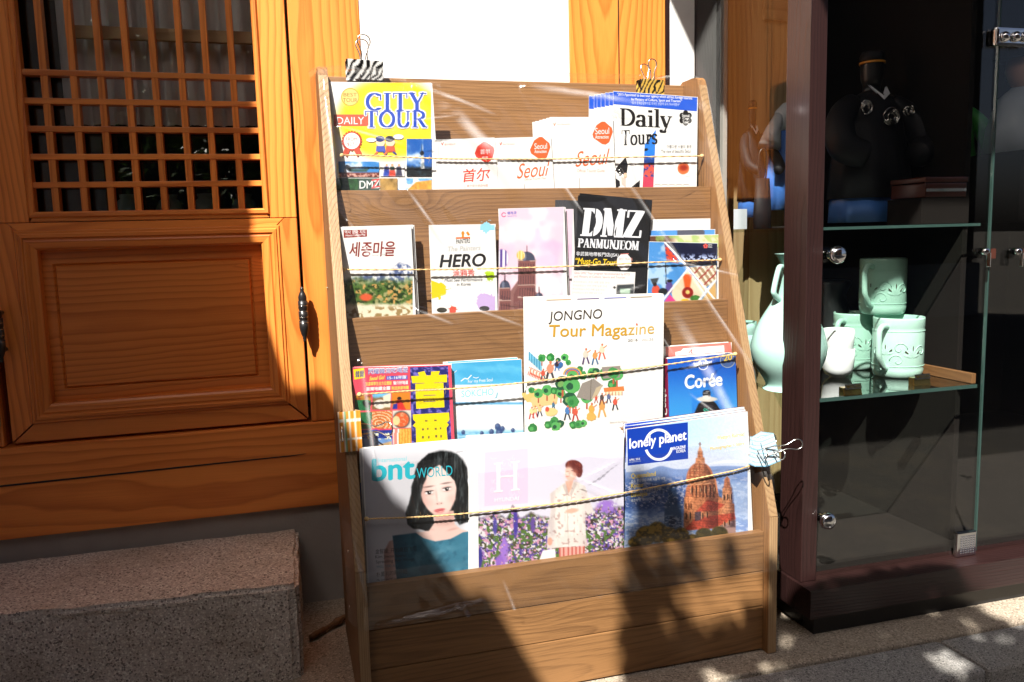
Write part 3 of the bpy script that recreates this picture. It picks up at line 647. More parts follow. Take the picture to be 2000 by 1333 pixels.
def cover(name, label, cat, tl, tr, tier, dY, lean=.05, th=.003, art=None, group=None, base=(238, 238, 236), low=.045, pages=True, mat='print', spine=None):
    """a brochure or magazine standing in a tier: dY = its front face behind the lip's front face"""
    zl = ZL[tier]; p0 = np.array([0, YL[tier]+dY, zl]); n = np.array([0, 1, -lean]); n /= np.linalg.norm(n)
    A, Bq = onP(*tl, p0, n), onP(*tr, p0, n); ex = Bq-A; w = np.linalg.norm(ex); ex /= w; ey = np.cross(ex, n); ey /= np.linalg.norm(ey)
    if ey[2] < 0: ey = -ey
    h = (min(A[2], Bq[2])-(zl-low))/ey[2]; foot = (A+Bq)/2-ey*h
    r = root(name, label, cat, tuple(foot+n*th*.5), group)
    def slab(nm, o0, o1, ins, m_, col=None):
        c = [A+ex*ins-ey*ins, Bq-ex*ins-ey*ins, Bq-ex*ins-ey*(h-ins), A+ex*ins-ey*(h-ins)]
        V = [p+n*o0 for p in c]+[p+n*o1 for p in c]; F = [(0, 1, 2, 3), (7, 6, 5, 4), (0, 4, 5, 1), (1, 5, 6, 2), (2, 6, 7, 3), (3, 7, 4, 0)]
        me = bpy.data.meshes.new(nm); me.from_pydata([tuple(map(float, v)) for v in V], [], F)
        if col is not None:
            at = me.color_attributes.new('Col', 'FLOAT_COLOR', 'CORNER'); a = np.ones((24, 4), np.float32); a[:, :3] = col; at.data.foreach_set('color', a.ravel())
        return link(nm, me, m_, r)
    if th > .0025:
        slab('front_cover', 0, .0004, 0, mat, CC(*base)); slab('pages', .00045, th-.00045, .001, 'paper'); slab('back_cover', th-.0004, th, 0, mat, CC(*(spine or base)))
    else: slab('sheet', 0, th, 0, mat, CC(*base))
    a = Art(p0, n, ex, ey, -n)
    if art: art(a)
    a.build('cover_print', r, mat)
    r['_'] = 0; del r['_']
    return r, (A, ex, ey, n, w, h)
def copies(r, geo, offs, labels, group):
    """further copies standing behind: (along, up, back) in metres"""
    A, ex, ey, n, w, h = geo; r['group'] = group
    for (u, v, b), lab in zip(offs, labels):
        c = r.copy(); COL.objects.link(c); c.location = r.location+Vector(ex*u+ey*v+n*b); c['label'] = lab; c.rotation_euler = (random.uniform(-.004, .004), random.uniform(-.010, .010), random.uniform(-.012, .012))
        for ch in r.children:
            d = ch.copy(); COL.objects.link(d); d.parent = c
# ================================================================== COVERS, TOP TIER
W_, K_ = CC(245, 245, 245), CC(25, 22, 22)
ORD = ('second', 'third', 'fourth', 'fifth', 'sixth', 'seventh')
def stack(what, k): return ['%s, %s copy from the front of its stack' % (what, ORD[i]) for i in range(k)]
def sky_pic(top, bot, y0, y1, cl=.6, seed=0):
    def fn(x, y):
        p = Pic(x, y, top); p.put(np.clip((y-y0)/(y1-y0), 0, 1), bot); p.put(smooth(.5, .75, vn(x, y*1.6, 26, seed, 4))*cl, (1, 1, 1)); return p
    return fn
def art_city(a):
    def bgd(x, y):
        p = Pic(x, y, (.97, .97, .95)); d = np.hypot((x-762)/118, (y-232)/92); p.put(1-smooth(.72, 1.0, d), (.99, .86, .12)); p.put((1-smooth(.2, .8, d))*.35, (1, .95, .45)); return p.c
    a.G(643, 162, 842, 318, bgd, 3.2)
    a.E(684, 190, 18, 18, CC(214, 170, 60)); a.E(684, 190, 16, 16, CC(246, 218, 130)); a.T('BEST', 671, 189, 697, 189, 7, CC(140, 100, 40)); a.T('TOUR', 670, 200, 698, 200, 8, CC(140, 100, 40))
    a.R(652, 224, 722, 247, CC(214, 96, 70)); a.T('DAILY', 658, 243, 711, 243, 14, W_)
    for dx, dy, c in ((-2.6, 0, W_), (2.6, 0, W_), (0, 2.6, W_), (0, -2.6, W_), (2, 2, W_), (-2, -2, W_), (2, -2, W_), (-2, 2, W_), (0, 0, CC(38, 78, 190))):
        a.T('CITY', 714+dx, 217+dy, 832+dx, 217+dy, 36, c, face='serif'); a.T('TOUR', 713+dx, 250+dy, 834+dx, 250+dy, 33, c, face='serif')
    for i in range(20): t = rad(18*i); a.P([(687+20*math.cos(t-.12), 276+20*math.sin(t-.12)), (687+20*math.cos(t+.12), 276+20*math.sin(t+.12)), (687+15*math.cos(t), 276+15*math.sin(t))], CC(205, 70, 50))
    a.P([(674, 288), (684, 292), (678, 308), (673, 303), (667, 306)], CC(214, 84, 60)); a.P([(690, 292), (701, 288), (709, 305), (702, 303), (698, 308)], CC(214, 84, 60))
    a.E(687, 276, 18, 18, CC(205, 70, 50)); a.E(687, 276, 16, 16, W_); a.T('FROM', 676, 276, 697, 276, 7, CC(205, 90, 70)); a.T('$27~', 678, 286, 697, 286, 7, CC(205, 90, 70))
    # two plain cartoon children running
    for cx, hat, shirt in ((743, CC(60, 70, 130), CC(70, 90, 190)), (762, CC(50, 50, 70), CC(220, 90, 60))):
        a.E(cx, 279, 9, 8, CC(250, 215, 185)); a.E(cx-1, 272, 9, 6, hat); a.P([(cx-8, 286), (cx+8, 286), (cx+10, 297), (cx-9, 297)], shirt); a.L([(cx-6, 297), (cx-12, 303)], 3, CC(240, 120, 60)); a.L([(cx+5, 297), (cx+12, 302)], 3, CC(60, 70, 140))
    a.E(725, 274, 10, 4, W_); a.E(778, 268, 10, 5, W_)
    a.G(794, 272, 843, 345, lambda x, y: tower(x, y), 1.7); a.G(661, 316, 740, 346, lambda x, y: palace(x, y), 1.7)
    a.G(742, 318, 790, 345, lambda x, y: trio(x, y), 1.7); a.G(653, 349, 740, 372, lambda x, y: woods(x, y), 1.7); a.G(742, 349, 776, 372, lambda x, y: Pic(x, y, (.75, .6, .35)).c*(0.6+.6*vn(x, y, 9, 4)[..., None]), 1.8)
    def coast(x, y):
        p = Pic(x, y, (.45, .7, .95)); p.put(smooth(.4, .6, vn(x, y, 14, 5)), (.95, .95, 1)); p.put(pm(x, y, [(795, 372), (812, 356), (843, 352), (843, 372)]), (.85, .62, .25)); return p.c*(.8+.4*vn(x, y, 4, 6)[..., None])
    a.G(777, 349, 843, 372, coast, 1.8); a.T('DMZ', 702, 369, 741, 368, 15, CC(240, 240, 240), bold=.01); a.T('Z', 725, 369, 742, 366, 17, CC(235, 90, 90), bold=.02)
def tower(x, y):
    p = Pic(x, y, (.10, .36, .70)); p.put(smooth(.45, .75, vn(x, y, 22, 3))*.9*(x < 826), (.9, .94, 1)); p.put(smooth(325, 334, y+6*vn(x, y, 6, 1)), (.04, .08, .08))
    p.put(pm(x, y, [(823, 302), (827, 302), (829, 330), (822, 330)], .8), (.85, .85, .85)); p.put(ell(x, y, 824, 300, 4, 5), (.1, .12, .15)); p.put(pm(x, y, [(823, 298), (824, 282), (825, 298)], .7), (.12, .14, .2))
    p.put((vn(x, y, 5, 9) > .62)*.5*(y > 318), (.2, .3, .35)); return p.c
def palace(x, y):
    p = Pic(x, y, (.25, .55, .85)); p.put(smooth(.45, .7, vn(x, y, 18, 2))*.8, (1, 1, 1)); p.put(pm(x, y, [(678, 328), (690, 331), (708, 331), (722, 328), (716, 336), (684, 336)]), (.2, .35, .33))
    p.put(smooth(336, 339, y), (.45, .22, .18)); p.put((vn(x, y, 3, 7) > .55)*(y > 340)*.8, (.95, .75, .7)); return p.c
def trio(x, y):
    p = Pic(x, y, (.96, .96, .96))
    for cx, c1, c2 in ((755, (.2, .25, .6), (.2, .3, .7)), (766, (.15, .4, .35), (.85, .28, .2)), (779, (.3, .3, .4), (.25, .25, .35))):
        p.put(ell(x, y, cx, 323, 2.6, 3), (.85, .65, .5)); p.put(pm(x, y, [(cx-4, 326), (cx+4, 326), (cx+7, 345), (cx-7, 345)]), c2); p.put(pm(x, y, [(cx-4, 326), (cx+4, 326), (cx+4, 333), (cx-4, 333)]), c1)
    return p.c
def woods(x, y): p = Pic(x, y, (.09, .20, .10)); p.mul(vn(x, y, 5, 3), 2.2); p.put((x > 700)*.5, (.35, .35, .45)); return p.c
r, g = cover('brochure', 'yellow tour brochure with big blue lettering under the zebra clip', 'brochure', (641, 160), (844, 163), 1, .040, .09, .0012, art_city)

def art_map(title, ink, soft, xl, xr, sub, cx, cy, badge, btxt, bsub, titlef):
    def fn(a):
        def bgd(x, y): p = Pic(x, y, (.95, .95, .955)); return p.c
        a.P([(cx, cy-23), (cx+9, cy-20), (cx+19, cy-7), (cx+19, cy+5), (cx+9, cy+19), (cx, cy+22), (cx-8, cy+18), (cx-18, cy+5), (cx-18, cy-5), (cx-8, cy-19)], badge)
        titlef(a); a.L([(xl+14, 281), (xl+17, 285), (xl+16, 278)], 1.2, CC(220, 90, 60)); a.T(sub, xl+20, 287, xl+44, 286.4, 4.5, CC(220, 140, 120))
    return fn
def t_cn(a): a.T('首尔', 938, 302, 957, 301, 10, W_); a.T('旅游', 941, 312, 953, 311.5, 6, W_); a.T('首尔', 902, 357, 955, 353, 26, CC(222, 70, 45), shear=.12, bold=.012); a.T('首尔官方旅游地图', 912, 366, 953, 365, 5, CC(230, 140, 120))
def badge_seoul(a, cx, cy, s): a.T('Seoul', cx-13*s, cy+1, cx+13*s, cy, 12*s, W_); a.T('Attraction', cx-13*s, cy+9*s, cx+12*s, cy+8.5*s, 6.5*s, W_, bold=.01)
def t_en(a): badge_seoul(a, 1056, 291, .95); a.T('Seoul', 1009, 350, 1067, 344, 30, CC(232, 104, 50), shear=.22, bold=-.012); a.T('Official Tourist Map', 1024, 354.5, 1066, 351, 5, CC(236, 150, 120))
def t_gd(a): badge_seoul(a, 1176, 262, 1.05); a.T('Seoul', 1123, 327, 1184, 321, 31, CC(232, 104, 50), shear=.22, bold=-.012); a.T('Official Tourist Guide', 1127, 337, 1181, 337, 6, CC(236, 150, 120))
def fn_badge(cx, cy): return lambda a: a.P([(cx-2, cy-23), (cx+4, cy-23), (cx+18, cy-11), (cx+20, cy-3), (cx+13, cy+17), (cx+6, cy+22), (cx-1, cy+21), (cx-18, cy+9), (cx-20, cy+2), (cx-12, cy-16)], CC(232, 98, 40))
def art_m1(a):
    a.P([(944, 277), (950, 278), (964, 288), (966, 295), (961, 312), (953, 318), (946, 317), (930, 307), (927, 300), (932, 287)], CC(216, 60, 44)); t_cn(a); a.L([(862, 279), (864, 284), (866, 278)], 1.3, CC(220, 80, 60)); a.T('首尔特别市', 868, 285, 890, 284.5, 4.5, CC(225, 140, 120))
    a.L([(908, 369), (908, 361)], .8, CC(170, 165, 165)); a.L([(857, 285), (856, 305)], .8, CC(190, 190, 190))
def art_m2(a):
    fn_badge(1055, 291)(a); t_en(a); a.L([(976, 279), (978, 284), (980, 278)], 1.3, CC(220, 80, 60)); a.T('Seoul Metropolitan', 982, 284, 1006, 283.5, 3.5, CC(225, 140, 120)); a.L([(1024, 369), (1024, 360)], .9, CC(120, 115, 115))
def art_m3(a):
    fn_badge(1177, 261)(a); t_gd(a); a.L([(1081, 241), (1083, 246), (1085, 240)], 1.3, CC(230, 140, 110)); a.T('Seoul Metropolitan', 1088, 246, 1114, 245, 4, CC(232, 170, 150)); a.L([(1132, 369), (1132, 348)], .9, CC(120, 115, 115))
G1 = 'tourist brochures standing in the top tier'
r, g = cover('folded_map', 'white folded tourist map with red Chinese title and red badge', 'map', (848, 273), (966, 269), 1, .030, .05, .004, art_m1, G1)
copies(r, g, [(.003, -.001, .005), (.0055, -.002, .010)], stack('white folded map with red Chinese title', 2), G1)
r, g = cover('folded_map', 'white folded tourist map with orange script title beside the Chinese one', 'map', (968, 270), (1076, 267), 1, .027, .05, .004, art_m2, G1)
copies(r, g, [(.003, .0, .005)], stack('white folded map with orange script title', 1), G1)
r, g = cover('guide_booklet', 'taller white guide booklet with orange badge and script title', 'booklet', (1074, 229), (1197, 229), 1, .030, .05, .003, art_m3, G1)
copies(r, g, [(-.006*i, -.0012*i, .0036*i) for i in range(1, 6)], stack('taller white guide booklet with orange badge', 5), G1)
def art_daily(a):
    a.P([(1198, 179), (1362, 191), (1361, 218), (1198, 204)], CC(38, 92, 214))
    a.T('“2015 Appointed as best tour agency which attract foreign tourists', 1205, 188.5, 1352, 196.5, 7, W_, bold=.012); a.T('by Ministry of Culture, Sport and Tourism”', 1233, 198, 1332, 202, 6.5, W_, bold=.012); a.T('“2015 문화관광부지정 외국인 관광객 유치 우수여행사”', 1232, 204, 1328, 208, 6, CC(215, 225, 250))
    for i in range(6): t = rad(60*i+30); a.E(1339+8*math.cos(t), 231+9.5*math.sin(t), 5.2, 6, K_, 14)
    a.E(1339, 231, 9, 10, K_); a.T('Seoul', 1332, 228.5, 1346, 229, 5.5, W_, bold=.01); a.T('City', 1333, 235, 1345, 235.5, 5.5, W_, bold=.01); a.T('Tour', 1333, 241, 1345, 241.5, 5, W_, bold=.01)
    def strip(x, y):
        p = Pic(x, y, (.16, .5, .9)); p.put(smooth(300, 316, y), (.12, .25, .55)); p.put(smooth(318, 322, y)*(vn(x, y, 4, 3) > .4), (.85, .35, .3)); p.put(smooth(344, 347, y), (.80, .25, .35)); p.put((y < 296)*(x < 1265+(296-y)*.2)*(vn(x, y, 7, 8) > .5), (.05, .05, .06)); return p.c
    a.G(0, 0, 0, 0, strip, 1.7, corners=[(1259, 283), (1281, 254), (1276, 366), (1255, 367)])
    a.T('Daily', 1211, 256, 1313, 261, 46, K_, face='serif', wt=.17); a.T('Tours', 1214, 285, 1284, 282, 30, K_, face='serif', wt=.16)
    a.P([(1222, 307), (1226, 323), (1224, 338), (1210, 344), (1201, 331)], K_); a.P([(1200, 347), (1210, 354), (1211, 363), (1204, 368), (1199, 367)], K_); a.P([(1233, 366), (1250, 352), (1249, 367)], K_); a.E(1221, 343, 3.5, 5, CC(236, 190, 160)); a.P([(1213, 346), (1222, 349), (1222, 366), (1214, 360)], CC(225, 200, 190))
    a.T('아름다운 서울의 풍경', 1302, 290, 1350, 290, 6.5, CC(140, 140, 140)); a.T('The view of beautiful Seoul', 1291, 299.5, 1349, 298.5, 6.5, CC(120, 120, 120))
    def apple(x, y): p = Pic(x, y, (.96, .96, .96)); p.put(ell(x, y, 1334.5, 329.5, 11.5, 12, .08), (.86, .45, .25)); p.put(ell(x, y, 1335, 328, 8, 6, .6), (.62, .18, .1)); return p.c
    a.G(1321, 315, 1348, 344, apple, 1.6)
    for i in range(5): a.ring(1284+14*i, 363, 6, 3, .7, CC(190, 180, 160), 180, 360, 8)
r, g = cover('tour_brochure', 'white and blue daily tours brochure with black serif title', 'brochure', (1198, 178), (1363, 190), 1, .034, .06, .0011, art_daily, G1)
copies(r, g, [(-.007*i+.001*(i % 2), -.0010*i, .0045*i) for i in range(1, 7)], stack('white and blue daily tours brochure', 6), G1)

# ================================================================== SECOND TIER
def art_hist(a):
    def pic(x, y):
        p = Pic(x, y, (.96, .96, .96)); h = 545-34*np.exp(-((x-785)/34)**2)-10*np.exp(-((x-720)/30)**2)+6*vn(x, y, 9, 1); rock = smooth(-3, 3, y-h)
        n = vn(x, y, 6, 2, 4); p.put(rock, (.62, .66, .76)); p.put(rock*smooth(.5, .62, n), (.90, .92, .95)); p.put(rock*smooth(.52, .40, n), (.34, .40, .58))
        gr = smooth(545, 566, y+14*vn(x, y, 16, 5)); p.put(gr, (.30, .42, .18)); p.put(gr*smooth(.5, .6, vn(x, y, 8, 6)), (.62, .62, .42)); p.put(gr*smooth(.56, .66, vn(x, y, 10, 7)), (.80, .62, .36)); p.put(gr*smooth(.55, .65, vn(x, y, 5, 11)), (.12, .22, .08))
        p.put(ell(x, y, 715, 581, 12, 7, .4), (.90, .36, .22)); p.put(smooth(594, 604, y+8*vn(x, y, 14, 8)), (.90, .88, .78)); p.put(smooth(594, 604, y)*smooth(.52, .6, vn(x, y, 7, 9)), (.62, .52, .34)); return p.c
    a.G(669, 500, 806, 621, pic, 1.6)
    a.P([(671, 450), (716.5, 449), (717, 462.5), (671.5, 465)], CC(150, 52, 42)); a.T('역사 문화 지도', 673, 457.5, 714.5, 456.5, 7, W_, bold=.01); a.T('History Culture Map', 675, 463.5, 713.5, 461.5, 5, W_, bold=.01)
    a.T('세종마을', 681, 503, 771, 501, 30, CC(140, 48, 40), bold=.02, shear=.08)
    a.T('Sejong Village', 726, 502, 754, 499, 4, CC(180, 180, 180))
G2 = 'brochures standing in the second tier'
r, g = cover('culture_map', 'white map brochure with brown Korean brush title and mountain photo', 'map', (664, 444), (803, 440), 2, .030, .03, .004, art_hist, G2)
copies(r, g, [(.004, .0008, .0045), (.0075, .0, .009)], stack('white map brochure with brown Korean brush title', 2), G2)
def splat(a, cx, cy, r_, col, seed):
    q = random.Random(seed); n = 40; a.P([(cx+r_*(1+(.45 if i % 5 == q.randrange(5) else 0)+q.uniform(-.15, .15))*math.cos(2*math.pi*i/n), cy+r_*(1+(.4 if q.random() > .8 else 0)+q.uniform(-.15, .15))*math.sin(2*math.pi*i/n)) for i in range(n)], col)
    for i in range(6): t = q.uniform(0, 6.28); d = r_*q.uniform(1.3, 1.7); a.E(cx+d*math.cos(t), cy+d*math.sin(t), r_*.07, r_*.07, col, 8)
def art_hero(a):
    splat(a, 950, 444, 9, CC(150, 215, 238), 1); a.R(938, 440, 966, 450, CC(150, 215, 238)); splat(a, 858, 566, 13, CC(245, 205, 30), 2); a.P([(842, 548), (856, 553), (858, 580), (843, 584)], CC(245, 205, 30)); splat(a, 957, 538, 9, CC(178, 214, 40), 3)
    splat(a, 948, 590, 17, CC(200, 176, 226), 4); a.P([(930, 590), (967, 578), (967, 606), (936, 607)], CC(200, 176, 226)); splat(a, 884, 606, 7, CC(222, 84, 64), 5); a.E(863, 606, 10, 5, CC(60, 58, 50)); a.E(946, 603, 10, 5, CC(70, 68, 70))
    a.P([(890, 464), (918, 463), (918, 466), (890, 467)], CC(226, 110, 40)); a.E(904, 456, 3, 4, CC(226, 140, 30)); a.R(902, 458, 906, 464, CC(226, 140, 30)); a.P([(910, 455), (914, 452), (918, 459), (914, 461)], CC(226, 140, 30))
    a.T('PAINTERS', 891, 477, 918, 475, 9, CC(40, 36, 36), bold=.015); a.T('The Painters', 873, 492, 938, 489, 10, CC(196, 196, 196), bold=.02, shear=.15)
    a.T('HERO', 858, 523.5, 947, 521, 26, K_, bold=.03, shear=.16); a.T('涂鸦秀', 884, 541, 927, 540, 13, CC(206, 62, 48), bold=.02); a.T('Must See Performance', 868, 551, 942, 549.5, 6.5, CC(70, 66, 66), shear=.15, bold=.01); a.T('in Korea', 892, 559, 919, 558, 6, CC(70, 66, 66), shear=.15, bold=.01)
r, g = cover('show_brochure', 'white show brochure with bold black title and paint splashes', 'brochure', (838, 440), (967, 438), 2, .034, .03, .004, art_hero, G2)
copies(r, g, [(.0035, .0, .0045)], stack('white show brochure with paint splashes', 1), G2)
def art_pink(a):
    def pic(x, y):
        p = Pic(x, y, (.93, .80, .87)); p.put(smooth(.45, .7, vn(x, y, 46, 2)), (.97, .91, .93)); p.put(smooth(.58, .75, vn(x, y, 60, 5))*.6, (.88, .70, .86)); p.put(ell(x, y, 1010, 450, 26, 18, .6)*.6, (.97, .95, .90))
        st = (.52, .34, .33); dk = (.25, .17, .22); roof = (.28, .30, .38)
        def tower_(cx, w_, y0, y1, ry):
            p.put(pm(x, y, [(cx-w_, y0), (cx+w_, y0), (cx+w_, y1), (cx-w_, y1)]), st); p.put(((np.abs(x-cx) < w_)*(y > y0)*(y < y1))*(np.sin((x-cx)*2.6) > .4)*(np.mod(y-y0, 24) > 7)*.6, dk)
            p.put(((np.abs(x-cx) < w_+1)*(y > y0)*(y < y1))*(np.mod(y-y0, 24) < 2.2)*.8, (.80, .70, .66)); p.put(ell(x, y, cx, y0, w_*.95, ry, .06)*(y < y0+1), roof); p.put(ell(x, y, cx-w_*.3, y0-ry*.4, w_*.22, ry*.5, .5)*.5, (.65, .68, .78)); p.put(pm(x, y, [(cx-.8, y0-ry-12), (cx+.8, y0-ry-12), (cx+1.2, y0-ry+3), (cx-1.2, y0-ry+3)], .6), dk)
        p.put(pm(x, y, [(974, 600), (1012, 548), (1060, 580), (1060, 606), (974, 608)]), (.56, .40, .39)); p.put(pm(x, y, [(1003, 575), (1022, 540), (1046, 575), (1046, 606), (1003, 606)]), (.48, .31, .31)); p.put(ell(x, y, 1020, 590, 8, 14), dk)
        tower_(1029, 17, 508, 606, 16); tower_(986, 11, 562, 606, 14); tower_(1053, 8, 580, 606, 8)
        for cx, cy, rx, ry, cs in ((981, 505, 13, 18, ((.36, .28, .60), (.92, .90, .95))), (1017, 499, 8, 9, ((.90, .74, .36), (.97, .90, .66)))):
            b = ell(x, y, cx, cy, rx, ry); p.put(b, cs[0]); p.put(b*(np.sin((x-cx)/rx*9) > 0), cs[1])
        return p.c
    a.G(0, 0, 0, 0, pic, 1.6, corners=[(975, 409), (1101, 405), (1099, 608), (973, 612)])
    a.ring(984, 420, 4, 4, 1.8, CC(206, 80, 130), 20, 330, 14); a.T('哪拖游', 991, 420, 1009, 419, 6.5, CC(96, 100, 190), bold=.02); a.T('NAGOYO', 991, 424.5, 1009, 424, 3.5, CC(96, 100, 190))
r, g = cover('travel_brochure', 'pale pink brochure with a domed church tower and balloons', 'brochure', (974, 408), (1102, 404.5), 2, .030, .03, .0035, art_pink, G2)
copies(r, g, [(.0035, .0, .004), (.0065, -.0005, .008), (.021, -.003, .012)], stack('pale pink brochure with a domed church tower', 3), G2)
def art_dmz(a):
    w = CC(236, 238, 244)
    a.T('DMZ', 1133, 461, 1253, 466, 56, w, face='serif', wt=.30, shear=.12)
    for x0 in (1157, 1197): a.L([(x0, 462), (x0+7, 405)], 2.2, CC(34, 34, 36))
    a.T('PANMUNJEOM', 1128, 484, 1247, 490, 18.5, w, face='serif', wt=.25, shear=.08); a.T('非武裝地帶板門店(JSA)', 1125, 501, 1208, 504, 9.5, w, bold=.008, shear=.05)
    a.T('“Must-Go Tour!”', 1122, 516, 1210, 520, 12.5, CC(240, 205, 40), bold=.02, shear=.2)
    a.P([(1219+15*math.cos(rad(22.5+45*i)), 512+17*math.sin(rad(22.5+45*i))) for i in range(8)], CC(238, 234, 236)); a.T('BEST TRAVEL', 1216-7, 509, 1236, 509, 5, CC(230, 150, 140)); a.L([(1212, 497), (1228, 496)], 1.4, CC(230, 130, 120))
    a.P([(1119, 528), (1241, 532), (1238, 577), (1114, 577)], CC(238, 236, 236)); a.T('Only DMZ Tour program recommended by KTO', 1122, 537, 1230, 540, 6, CC(216, 96, 86)); a.T('and Ministry of Culture, Sports and Tourism', 1121, 544, 1221, 546, 6, CC(216, 110, 100))
    for i in range(4): a.T('한국관광공사 추천 여행 일정 안내', 1119-i*.6, 553+i*7, 1190-i*5, 555+i*7, 4.5, CC(170, 168, 168))
    def bus(x, y): p = Pic(x, y, (.93, .93, .93)); p.put(pm(x, y, [(1205, 557), (1240, 555), (1238, 577), (1203, 577)]), (.25, .27, .28)); p.put(pm(x, y, [(1211, 565), (1231, 564), (1230, 574), (1211, 574)]), (.70, .82, .74)); p.put(ell(x, y, 1200, 562, 3, 2), (.2, .2, .2)); return p.c
    a.G(1196, 552, 1238, 577, bus, 1.6)
r, g = cover('tour_leaflet', 'tilted black leaflet with heavy white stencil lettering', 'leaflet', (1130, 382), (1272, 394), 2, .028, .03, .003, art_dmz, G2, base=(30, 30, 32), spine=(30, 30, 32))
copies(r, g, [(.002, .004, .004)], stack('tilted black leaflet with white stencil lettering', 1), G2)
for i, xo in enumerate((1085, 1094, 1103)): cover('black_leaflet', 'plain black leaflet back showing left of the stencil leaflet, %s of three' % ('outermost', 'middle', 'inmost')[i], 'leaflet', (xo, 391), (xo+70, 393+i), 2, .058-.003*i, .01, .002, None, G2, base=(70, 70, 72))
def art_pics(a):
    def pic(x, y):
        p = Pic(x, y, (.30, .58, .86)); p.put(smooth(.5, .72, vn(x, y, 22, 3))*.7, (.85, .93, 1)); u, v = x-1297, y-474
        night = pm(x, y, [(1298, 473), (1402, 476), (1399, 515), (1343, 521)]); p.put(night, (.05, .07, .20)); p.put(night*smooth(492, 505, y)*(vn(x, y, 3, 2, 2) > .56), (.75, .82, 1.0)); p.put(night*smooth(508, 512, y), (.10, .10, .16))
        flag = pm(x, y, [(1298, 476), (1322, 503), (1326, 515), (1302, 511)]); p.put(flag, (.86, .28, .18)); p.put(flag*smooth(.52, .62, vn(x, y, 5, 8)), (.25, .25, .5))
        rib = pm(x, y, [(1342, 523), (1399, 518), (1399, 545), (1378, 563)]); p.put(rib, (.66, .56, .44)); p.put(rib*(np.sin((x-y*.7)*.55) > .2), (.92, .88, .80)); p.put(rib*(np.sin((x+y)*.3) > .8), (.62, .24, .22))
        food = pm(x, y, [(1343, 528), (1378, 566), (1362, 590), (1316, 590), (1309, 563)]); p.put(food, (.93, .84, .72)); p.put(food*pm(x, y, [(1333, 536), (1352, 536), (1347, 566), (1338, 566)], 2), (.92, .36, .14)); p.put(food*ell(x, y, 1343, 572, 11, 11), (.58, .12, .10)); p.put(ell(x, y, 1343, 571, 4, 4, .3), (.95, .85, .5)); p.put(food*ell(x, y, 1358, 583, 10, 6), (.25, .5, .2)); p.put(food*ell(x, y, 1338, 588, 8, 4), (.95, .75, .15))
        p.put(pm(x, y, [(1398, 550), (1399, 588), (1369, 588)]), (.80, .66, .42)); p.put(pm(x, y, [(1308, 575), (1321, 590), (1297, 590)]), (.86, .25, .55))
        p.put(pm(x, y, [(1270, 545), (1287, 543), (1283, 553), (1274, 555)]), (.25, .28, .30)); p.put(ell(x, y, 1281, 568, 8, 11), (.85, .33, .25)); p.put(ell(x, y, 1279, 556, 4, 4), (.2, .15, .15)); p.put(ell(x, y, 1307, 562, 7, 13), (.35, .30, .58)); p.put(ell(x, y, 1308, 549, 6, 3), (.1, .1, .12)); p.put(ell(x, y, 1295, 570, 9, 7), (.12, .14, .16))
        for l_ in ([(1297, 472), (1343, 522), (1379, 565), (1400, 590)], [(1400, 545), (1362, 590)], [(1345, 524), (1296, 585)]):
            for (ax, ay), (bx, by) in zip(l_[:-1], l_[1:]): t = np.clip(((x-ax)*(bx-ax)+(y-ay)*(by-ay))/((bx-ax)**2+(by-ay)**2), 0, 1); p.put(1-smooth(1.2, 2.2, np.hypot(x-ax-t*(bx-ax), y-ay-t*(by-ay))), (.97, .97, .97))
        p.put(1-smooth(.6, 1.2, np.abs(x-1300-(y-520)*.03)+99*((y < 510) | (y > 555))), (.15, .15, .15)); return p.c
    a.G(0, 0, 0, 0, pic, 1.5, corners=[(1268, 473), (1401, 476), (1398, 591), (1264, 594)])
    for i in range(5): t = rad(72*i-90); a.E(1378+3*math.cos(t), 481+3*math.sin(t), 2, 2, CC(224, 90, 80), 8)
    a.T('INSPIRE', 1383, 480, 1391, 480.3, 2.6, W_); a.T('KOREA', 1383, 484, 1391, 484.3, 2.6, W_)
def art_sp(f): return lambda a: a.G(1272, 440, 1400, 500, f, 2.5)
cover('white_leaflet', 'plain white leaflet sticking up behind the picture brochures', 'leaflet', (1262, 429), (1387.5, 427), 2, .046, .02, .0015, None, G2)
def p1(x, y): p = Pic(x, y, (.35, .62, .92)); p.put((x > 1322)*(x < 1375)*.9, (.35, .33, .36)); return p.c
cover('blue_brochure', 'blue brochure edge showing just below the plain white leaflet', 'brochure', (1262, 450), (1397, 448), 2, .041, .02, .002, lambda a: a.G(0, 0, 0, 0, p1, 3, corners=[(1264, 451), (1396, 449), (1395, 500), (1264, 500)]), G2)
def p2(x, y): p = Pic(x, y, (.92, .86, .74)); p.put(smooth(1325, 1300, x), (.40, .26, .20)); p.put(smooth(.5, .6, vn(x, y, 14, 2))*.7, (.62, .78, .40)); return p.c
cover('cream_brochure', 'cream and green brochure edge behind the festival picture cover', 'brochure', (1262, 461), (1405, 458), 2, .036, .02, .002, lambda a: a.G(0, 0, 0, 0, p2, 3, corners=[(1264, 462), (1404, 459), (1403, 500), (1264, 500)]), G2)
cover('picture_brochure', 'brochure of slanted colour photos with flag, food and night sky', 'brochure', (1268, 472), (1401.5, 475), 2, .030, .02, .003, art_pics, G2)
